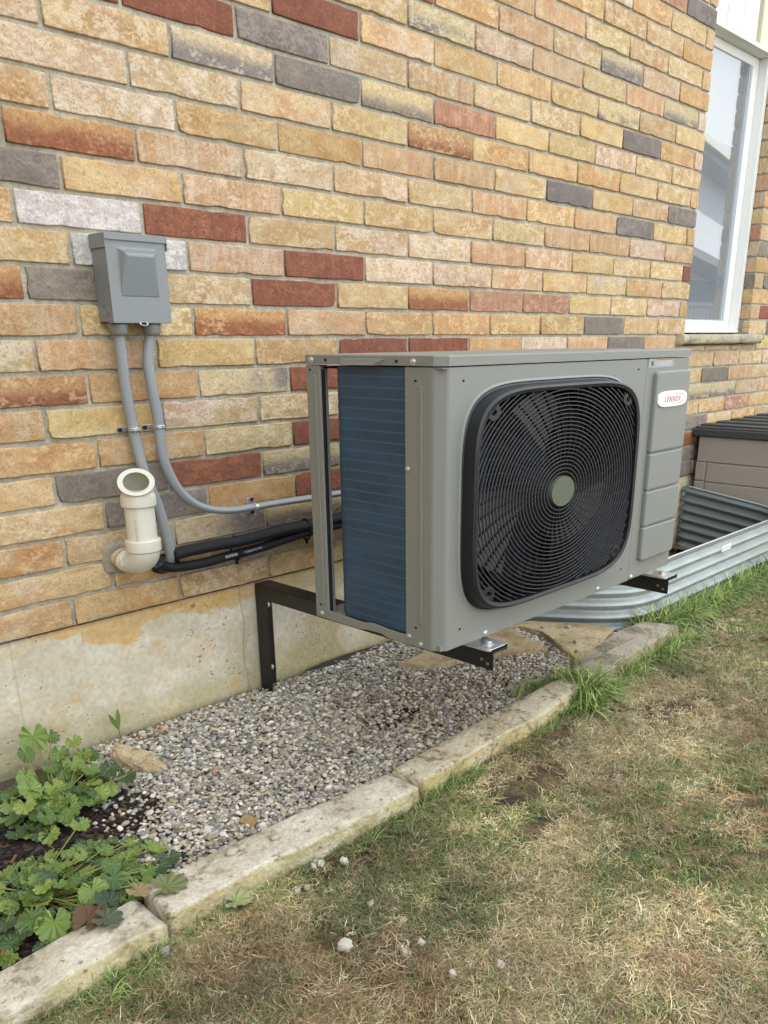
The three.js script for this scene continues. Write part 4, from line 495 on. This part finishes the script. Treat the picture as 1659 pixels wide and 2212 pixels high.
{
  const green = [11, 12, 13, 14].map(s => bladesGeo(s, 10, .012, .034, [.6, 2.9], .026, .0014)), straw = [21, 22, 23, 24].map(s => bladesGeo(s, 18, .01, .031, [1.9, 3.6], .034, .00085, 1.2)), tall = [31, 32, 33].map(s => bladesGeo(s, 9, .04, .12, [.5, 2.1], .02, .0023, .25));
  const gm = std(0xffffff, .7, 0, { side: THREE.DoubleSide, vertexColors: true }), r = mul(5), GL = green.map(() => []), SL = straw.map(() => []), TL = tall.map(() => []);
  const outer = x => x < .545 ? .708 : x < 1.13 ? .702 : x < 1.8 ? lerp(.695, .66, (x - 1.13) / .67) : x < 2.42 ? lerp(.665, .615, (x - 1.8) / .62) : x < 3.7 ? .49 : .2;
  const soilN = (x, z) => sst(.58, .68, fbm(x * 7 + 2, z * 8, 507, 3)) * .8; const soilAt = (x, z) => Math.max(soilN(x, z), soilAt0(x, z)); const soilAt0 = (x, z) => { const s = (a, b, rx, rz) => sst(1, .45, Math.hypot((x - a) / rx, (z - b) / rz)); return Math.max(s(1.34, .83, .2, .075), s(1.55, .73, .17, .05), s(1.22, .93, .1, .05), s(.9, .95, .1, .05) * .6, s(1.75, .66, .1, .05) * .4); };
  for (let i = 0; i < 104000; i++) {
    // denser near the camera
    const u = r(), x = -.3 + 4.4 * Math.pow(u, 1.1), z = .5 + 1.25 * r() * (1 + .3 * x / 2); if (z < outer(x) - .002 || x > 3.3 && z < .5 && z > 4) continue;
    const s = soilAt(x, z); if (s > r() * .85 + .12) continue; const n = fbm(x * 3.1 + 5, z * 3.6, 501, 4), n2 = fbm(x * 9, z * 9, 502, 3), ed = sst(.05, .0, z - outer(x)), far = sst(2.2, 3.2, x), n3 = fbm(x * 5 + 9, z * 6, 503, 3);
    const pb = .68 + .62 * fbm(x * 4.2 + 11, z * 4.6, 509, 3); const g = sst(.4, .58, n * .65 + n2 * .35 + ed * .07 + far * .22 + (x > 1.2 && z > 1.0 ? .05 : 0));
    if (r() < g * .8 + .1) { const k = Math.floor(r() * 4), y = r(); const c = mix3([86, 106, 58], [150, 162, 98], y); const br = (.82 + r() * .3) * pb; GL[k].push({ p: [x, GY + .001, z], r: [0, r() * 6.28, 0], s: [.8 + r() * .5, (.65 + r() * .6) * (ed > .3 ? 1.3 : .85), .8 + r() * .5], c: linC(c[0] * br, c[1] * br, c[2] * br, .8) }); }
    if (r() < 1 - g * .65) { const k = Math.floor(r() * 4), y = r(), br = (.8 + r() * .36) * pb; const br2 = n3 > .6; const c = y < .5 ? (br2 ? [182, 158, 118] : [204, 186, 142]) : y < .8 ? (br2 ? [150, 124, 90] : [184, 164, 120]) : y < .9 ? [128, 104, 78] : [222, 208, 172]; SL[k].push({ p: [x, GY + .001 + r() * .007, z], r: [(r() - .5) * .5, r() * 6.28, (r() - .5) * .5], s: [.7 + r() * .7, .7 + r() * 1.1, .7 + r() * .7], c: linC(c[0] * br, c[1] * br, c[2] * br, .9) }); }
  }
  const tuft = (x, z, n, sp, sc, y = 0) => { for (let i = 0; i < n; i++) { const a = r() * 6.28, d = sp * Math.sqrt(r()), br = .8 + r() * .4, c = mix3([100, 126, 62], [172, 190, 112], r()); TL[Math.floor(r() * 3)].push({ p: [x + Math.cos(a) * d, GY + y, z + Math.sin(a) * d * .6], r: [0, r() * 6.28, 0], s: [sc * (.8 + r() * .4), sc * (.6 + r() * .6), sc * (.8 + r() * .4)], c: linC(c[0] * br, c[1] * br, c[2] * br, .8) }); } };
  for (let i = 0; i < 46; i++) { const x = .3 + r() * 1.5; tuft(x, outer(x) + .012 + r() * .03, 1, .01, .4 + r() * .35); } tuft(1.19, .71, 7, .03, .8); tuft(1.27, .71, 6, .05, .7); tuft(.42, .74, 8, .05, .7); tuft(1.0, .72, 3, .03, .6);
  tuft(1.83, .66, 34, .05, 1.35, .01); tuft(1.77, .69, 24, .06, 1.25); tuft(1.9, .68, 20, .05, 1.0); tuft(2.05, .66, 26, .07, .75); tuft(2.2, .64, 24, .07, .7); tuft(2.35, .63, 26, .06, .75); tuft(1.75, .55, 16, .05, .9, .01); tuft(1.66, .53, 8, .04, .8, .01); tuft(1.84, .59, 14, .03, 1.1, .02);
  for (let i = 0; i < 230; i++) { const x = 2.42 + r() * 1.3; tuft(x, .5 + r() * .07, 2, .02, .85 + r() * .75); } for (let i = 0; i < 26; i++) tuft(2.0 + r() * .45, .63 + r() * .06, 2, .03, .7 + r() * .5); for (let i = 0; i < 60; i++) { tuft(2.38 + r() * .2, .47 + r() * .08, 1, .02, 1.0 + r() * .5); }
  for (let i = 0; i < 220; i++) { const x = 2.4 + r() * 1.5, z = .53 + r() * .35; tuft(x, z, 1, .02, .35 + r() * .2); }
  stuff('lawn_grass', 'patchy lawn of short green blades and dry straw in front of the edging stones', [...green.map((g, i) => instanced('g', g, gm, GL[i])), ...straw.map((g, i) => instanced('s', g, gm, SL[i]))]);
  stuff('tall_grass', 'longer green grass tufts along the edging stones and the window well', tall.map((g, i) => instanced('t', g, gm, TL[i])));
  console.log('grass', GL.map(l => l.length), SL.map(l => l.length), TL.map(l => l.length));
}
{ // shredded mulch
  const r = mul(71), l = []; for (let i = 0; i < 9000; i++) { const u = r(), x = -1.1 + r() * 1.88, z = .01 + r() * .6; if (x > .5 && z < .1) continue; if (x > .78 - Math.abs(z - .3) * .35) continue; const b = r(); const c = b < .75 ? [44, 38, 36] : b < .93 ? [74, 58, 46] : [120, 96, 70]; l.push({ p: [x, GY + .006 + r() * .01, z], r: [(r() - .5) * .5, r() * 6.28, (r() - .5) * .5], s: [.012 + r() * .03, .002 + r() * .002, .003 + r() * .003], c: linC(...c, .8) }); }
  stuff('mulch', 'black shredded bark mulch among the leafy plants', [instanced('mulch', new THREE.BoxGeometry(1, 1, 1), std(0xffffff, .9), l)]);
}
function leafGeo(seed) { // rounded leaf with scalloped lobes, folded along its veins
  const r = mul(seed), lobes = 9, N = 72, rings = 5, pos = [0, 0, 0], idx = [], uv = [], col = [.8, .95, .62]; const ph = r() * .3;
  for (let k = 1; k <= rings; k++) for (let i = 0; i <= N; i++) { const t = i / N, a = lerp(-2.75, 2.75, t), lb = Math.abs(Math.sin((t * lobes) * Math.PI)), notch = Math.pow(1 - lb, 1.8), sc = Math.abs(Math.sin(t * lobes * 3 * Math.PI + ph)) * .05; const rad = (1 - .15 * notch + sc) * (.86 + .14 * Math.cos(a)) * (.92 + .12 * vn(t * 5, 1, seed)), q = k / rings, f = rad * q; const vein = Math.pow(Math.abs(Math.cos((t * lobes) * Math.PI)), 6); pos.push(Math.sin(a) * f * .5, .06 * q * q * (r() * .3 + .5) + .03 * Math.sin(a * 3 + seed) * q * q - vein * .02 * q + .025 * Math.sin(t * lobes * 2 * Math.PI) * q, Math.cos(a) * f * .5); const c = mix3([.82, .98, .62], [1, 1, 1], Math.min(1, q * 1.2)); const vv = 1 - vein * .4 * (1 - q * .5); col.push(c[0] * (2 - vv), c[1] * (1.6 - vv * .6), c[2]); }
  for (let i = 0; i < N; i++) idx.push(0, 1 + i, 2 + i); for (let k = 0; k < rings - 1; k++) for (let i = 0; i < N; i++) { const a = 1 + k * (N + 1) + i, b = a + N + 1; idx.push(a, b, a + 1, a + 1, b, b + 1); }
  const g = geoFrom(pos, idx); g.setAttribute('color', new THREE.BufferAttribute(new Float32Array(col), 3)); return g;
}
{
  const geos = [1, 2, 3, 4, 5, 6].map(s => leafGeo(s * 31)), mats = [[106, 134, 66], [92, 120, 60], [128, 154, 82], [78, 106, 56], [68, 90, 58], [138, 156, 78]].map(c => leafMat({ color: linC(...c, .82) })), stemM = std(linC(124, 130, 70), .6), stemR = std(linC(116, 76, 54), .6);
  function plant(label, cx, cz, list, seed) {
    const t = thing('leafy_plant', label, 'plant', [cx, GY + .004, cz], 'scalloped leafy plants in the mulch'); const r = mul(seed), st = [];
    for (const [x, y, z, s, mi, tilt] of list) { const m = part('leaf', geos[Math.floor(r() * 6)], mats[mi ?? Math.floor(r() * 6)], t); m.position.set(x - cx, y * .86, z - cz); m.scale.set(s * (.62 + r() * .26), s * .9, s * (.66 + r() * .2)); m.rotation.order = 'YXZ'; m.rotation.set(tilt ?? (.05 + r() * .6), tilt != null ? -.35 + (r() - .5) * .9 : -.35 + (r() - .5) * 2.6, (r() - .5) * .7); const bx0 = (r() - .5) * .04, bz0 = (r() - .5) * .04; st.push(tube([[bx0, 0, bz0], [lerp(bx0, x - cx, .4), y * .6, lerp(bz0, z - cz, .4)], [x - cx, y * .86, z - cz]], .0015, 8, 5, false)); }
    part('stem', st, seed % 2 ? stemM : stemM, t);
  }
  const r = mul(900), gen = (n, cx, cz, rx, rz, h0, h1, s0, s1) => Array.from({ length: n }, () => { const a = r() * 6.283, d = Math.sqrt(r()); const x = cx + Math.cos(a) * d * rx, z = cz + Math.sin(a) * d * rz; return [x, lerp(h1, h0, d) * (.7 + r() * .5), z, lerp(s0, s1, r())]; });
  plant('taller leafy green plant against the foundation at the left edge', .6, .2, [[.632, .14, .07, .092, 2, 1.0], [.665, .13, .075, .06, 1, .5], [.7, .11, .1, .06, 5, .4], [.655, .11, .13, .065, 0, .5], [.62, .1, .16, .055, 1, .5], [.67, .085, .15, .06, 2, .6], [.715, .085, .14, .062, 3, .4], [.69, .075, .185, .06, 0, .4], [.73, .06, .19, .068, 4, .3], [.745, .05, .23, .06, 4, .3], [.56, .09, .2, .075, 2, .5], [.53, .08, .24, .06, 5, .5], [.58, .07, .23, .08, 0, .5], [.61, .07, .2, .06, 3, .4], [.55, .06, .28, .06, 1, .5], [.6, .05, .27, .06, 0, .5], [.64, .06, .22, .058, 1, .4], [.6, .12, .1, .06, 1, .9], [.66, .1, .12, .06, 0, .8], [.7, .09, .14, .066, 5, .7], [.64, .085, .17, .06, 1, .7], [.57, .1, .16, .065, 2, .8], [.6, .08, .21, .06, 5, .6], ...gen(80, .6, .19, .12, .12, .03, .085, .042, .062)], 41);
  plant('low spreading leafy green plant beside the whitish edging stone', .44, .45, [[.59, .045, .33, .06, 2, .4], [.56, .05, .5, .05, 1, .5], [.6, .04, .55, .05, 0, .4], [.57, .04, .58, .058, 2, .6], [.62, .035, .55, .06, 4, .3], [.655, .03, .53, .055, 4, .3], [.54, .05, .54, .06, 3, .5], [.5, .055, .55, .07, 2, .6], [.47, .05, .58, .06, 0, .6], [.42, .05, .58, .075, 2, .7], [.4, .05, .545, .07, 1, .5], ...gen(190, .46, .48, .21, .13, .022, .06, .034, .054)], 44);
  { const g = thing('sprout', 'single thin green sprout by the foundation above the tan rock', 'plant', [.846, 0, .03]); part('stem', tube([[0, -.01, 0], [-.004, .03, 0], [-.008, .06, .002]], .0016, 10, 6, false), stemM, g); for (const [dx, dz, h] of [[-.02, .002, .045], [.004, -.002, .05]]) { const pos = [], idx = []; for (let i = 0; i <= 8; i++) { const q = i / 8, w = .0055 * Math.sin(Math.PI * Math.min(1, q * .95 + .04)); pos.push(-.006 + dx * q - w, .042 + h * q, dz * q, -.006 + dx * q + w, .042 + h * q + .001, dz * q + .002); if (i) { const k = i * 2; idx.push(k - 2, k, k - 1, k, k + 1, k - 1); } } part('leaf', geoFrom(pos, idx), std(linC(96, 120, 56), .6, 0, { side: THREE.DoubleSide }), g); } }
  // dead leaves
  const dl = (x, y, z, s, c, ry, label) => { const g = leafGeo(Math.floor(x * 991)); const p = g.attributes.position; for (let i = 0; i < p.count; i++) p.setY(i, p.getY(i) * 1.6 + .12 * Math.pow(p.getX(i) * 2, 2)); g.computeVertexNormals(); const m = tag(part('dead_leaf', g, leafMat({ color: linC(...c, .8), transmission: .05, roughness: .8 })), label, 'leaf', 'fallen leaves along the edging'); m.position.set(x, y, z); m.scale.set(s * .75, s * .7, s); m.rotation.set(.12, ry, .1); };
  dl(.585, KT + .008, .635, .075, [112, 118, 84], 1.2, 'dull green fallen leaf with brown tip lying on the joint of the edging stones'); dl(.55, KT + .004, .604, .05, [150, 132, 106], .4, 'curled pale brown fallen leaf at the end of the weathered edging stone'); dl(.455, KT + .006, .62, .07, [98, 72, 56], 2.2, 'reddish brown fallen leaf on the inner edge of the whitish edging stone'); dl(.475, KT + .01, .64, .06, [84, 92, 76], .7, 'dark grey green leaf hanging over the whitish edging stone'); dl(.5, KT + .006, .6, .06, [66, 80, 66], 2.9, 'dark slate green leaf tucked behind the whitish edging stone'); dl(.31, .03, .56, .08, [92, 62, 46], .3, 'dark brown fallen leaf in the bottom left corner of the plant bed');
  dl(.665, GY + .02, .71, .06, [150, 156, 120], 1.1, 'pale dry leaf lying in the grass at the foot of the edging stone');
}
{ // strewn pebbles and chips, each one countable
  const r = mul(333), mt = [[206, 200, 186], [170, 164, 154], [140, 136, 132], [192, 180, 158]].map(c => std(linC(...c, .82), .8, 0, { bumpMap: stoneBump, bumpScale: .001 }));
  const chipGeo = sd => { const g = rockGeo(sd, .5, .34, .42); g.deleteAttribute('color'); return g; }; const put = (x, z, d, mi, label) => { const m = tag(part('pebble', chipGeo(Math.floor(x * 5000 + z * 999)), mt[mi]), label, 'pebble', 'loose pebbles strewn on the lawn'); d *= .8; m.position.set(x, GY + d * .3 + .005, z); m.scale.set(d, d * .9, d); m.rotation.set(r(), r() * 6, r()); };
  put(.72, .918, .032, 0, 'largest white pebble lying on bare lawn below the plants');
  const g = (x, z) => z < .7 && x < .7 ? 'small white pebble at the foot of the weathered edging stone near its left joint' : x < .6 ? 'small grey pebble in the grass below the whitish edging stone' : z > 1.05 ? 'small pale pebble in the dry grass near the bottom of the lawn' : z > .95 ? 'small pale pebble in the grass right of the largest white pebble' : z > .84 ? 'small pale pebble on the bare brown lawn above the largest white pebble' : z > .745 && z < .8 ? 'small pale pebble in the row of pebbles midway out from the edging stone' : 'small pale pebble in the loose line along the weathered edging stone'; for (const [x, z, d, mi] of [[.629, .678, .017, 0], [.763, .752, .018, 0], [.78, .757, .017, 3], [.829, .719, .018, 0], [.843, .722, .02, 0], [.876, .748, .021, 0], [.909, .681, .022, 3], [.877, .676, .016, 1], [.795, .79, .012, 1], [.803, .797, .012, 0], [.824, .87, .016, 0], [.775, .716, .012, 1], [.522, .725, .022, 1], [.806, .998, .017, 0], [.772, .995, .02, 3], [.789, 1.077, .018, 0], [.85, 1.119, .022, 3], [.84, .911, .014, 1], [.828, .94, .016, 3], [.852, .68, .02, 2], [.87, .683, .018, 1], [.842, .71, .016, 0]]) put(x, z, d, mi, g(x, z));
  for (const [x, z, d] of [[1.38, .678, .03], [1.41, .672, .026], [1.44, .69, .03], [1.36, .69, .022], [1.47, .675, .024], [1.585, .66, .034], [1.6, .675, .03], [1.63, .652, .03], [1.56, .676, .024], [1.52, .69, .022]]) { const m = tag(part('pebble', rockGeo(Math.floor(x * 300), .5, .22, .4), SM.grey), 'flat grey stone chip in the soil beside the cream edging stone', 'pebble', 'grey stone chips by the cream edging stone'); m.position.set(x, GY + .004, z); m.scale.setScalar(d); m.rotation.set(r() * .4, r() * 6, r() * .4); }
  for (const [x, z, d] of [[.72, .61, .022], [.74, .612, .016], [.8, .63, .016]]) { const m = tag(part('pebble', pebbleGeo(Math.floor(x * 777), 2), mt[3]), 'small pebble resting on top of the weathered edging stone', 'pebble', 'pebbles on the weathered edging stone'); m.position.set(x, KT + .008, z + .02); m.scale.setScalar(d); }
  for (const [x, z, d] of [[2.15, .3, .014], [2.2, .36, .016], [2.1, .45, .013], [2.03, .5, .014]]) { const m = tag(part('pebble', pebbleGeo(Math.floor(x * 555 + z * 99), 2), mt[1]), 'small grey chip lying on the broad tan flagstone', 'pebble', 'chips on the broad flagstone'); m.position.set(x, .03, z); m.scale.setScalar(d); }
  const w = tag(part('wood_chip', rbx(-.012, .012, -.003, .003, -.016, .016, .001, 1), std(linC(176, 148, 104, .85), .85, 0, { bumpMap: stoneBump, bumpScale: .002 })), 'tan wood chip lying on the gravel near the weathered edging stone', 'wood chip'); w.position.set(.83, .012, .53); w.rotation.set(.15, .4, .1);
  // landscape fabric edges
  const fab = (pts, label, y = .006) => { const s = new THREE.Shape(pts.map(p => new THREE.Vector2(p[0], -p[1]))); const q = new THREE.ExtrudeGeometry(s, { depth: .0012, bevelEnabled: false, curveSegments: 2 }).rotateX(-Math.PI / 2); const p = q.attributes.position; for (let i = 0; i < p.count; i++) p.setY(i, p.getY(i) + y + .012 * (fbm(p.getX(i) * 40, p.getZ(i) * 40, 77, 2) - .4)); q.computeVertexNormals(); return tag(part('landscape_fabric', q, std(linC(58, 55, 52), .92)), label, 'landscape fabric', 'bits of black landscape fabric'); };
  fab([[1.42, .004], [1.5, .004], [1.58, .003], [1.74, .003], [1.72, .02], [1.6, .018], [1.52, .03], [1.46, .022]], 'black landscape fabric edge showing along the foundation right of the bracket leg', .012);
  fab([[1.29, .425], [1.33, .41], [1.36, .385], [1.41, .355], [1.45, .35], [1.46, .365], [1.43, .385], [1.39, .405], [1.36, .43], [1.32, .434]], 'black landscape fabric showing through a bare patch in the gravel', -.004);
}

// =====================================================================
// NEIGHBOUR'S HOUSE AND FENCE (seen mirrored in the window pane)
// =====================================================================
{
  const t = thing('neighbour_house', 'white clapboard house across the yard, mirrored in the window pane', 'house'); const w = std(linC(232, 234, 238, .92), .6);
  part('wall', bx(2, 24, GY, 4.6, 7.05, 9), w, t); for (let k = 0; k < 24; k++) { const y = 2.05 + k * .105; const g = bx(2, 24, 0, .104, -.012, .012).rotateX(-.12).translate(0, y, 7.02); part('clapboard', g, w, t); }
  const s = new THREE.Shape([[2, 6.7], [24, 3.1], [24, 2.9], [2, 6.52]].map(p => new THREE.Vector2(...p))); part('roof', [new THREE.ExtrudeGeometry(s, { depth: 2.6, bevelEnabled: false }).translate(0, .1, 6.5)], std(linC(90, 84, 78), .85), t); part('gutter', new THREE.ExtrudeGeometry(new THREE.Shape([[2, 6.82], [24, 3.22], [24, 3.1], [2, 6.7]].map(p => new THREE.Vector2(...p))), { depth: .08, bevelEnabled: false }).translate(0, .05, 6.42), std(linC(224, 218, 200), .6), t);
  part('porch_roof', new THREE.ExtrudeGeometry(new THREE.Shape([[16, 2.6], [22, 1.75], [22, 1.6], [16, 2.45]].map(p => new THREE.Vector2(...p))), { depth: .7, bevelEnabled: false }).translate(0, 0, 6.3), std(linC(120, 116, 108), .8), t);
  part('porch_wall', bx(15.5, 24, GY, 2.0, 6.98, 7.04), std(linC(66, 66, 72), .85), t);
  const f = thing('wooden_fence', 'dark board fence in front of the white house, mirrored in the window pane', 'fence'); const fm = std(linC(104, 96, 96, .8), .85); for (let k = 0; k < 44; k++) part('fence_board', rbx(15 + k * .18, 15.165 + k * .18, GY, 1.42, 6.0, 6.03, .004, 1), fm, f); part('rail', bx(15, 23, 1.43, 1.5, 5.97, 6.06), fm, f);
}

// ---------- renderer ----------
scene.traverse(o => { delete o.userData._n; if (o.isMesh) { o.castShadow = o.receiveShadow = true; } });
const renderer = new THREE.WebGLRenderer({ antialias: true });
renderer.setSize(W, H); renderer.shadowMap.enabled = true; renderer.shadowMap.type = THREE.PCFSoftShadowMap;
renderer.toneMapping = THREE.LinearToneMapping; renderer.toneMappingExposure = EXPOSURE;
renderer.render(scene, camera);
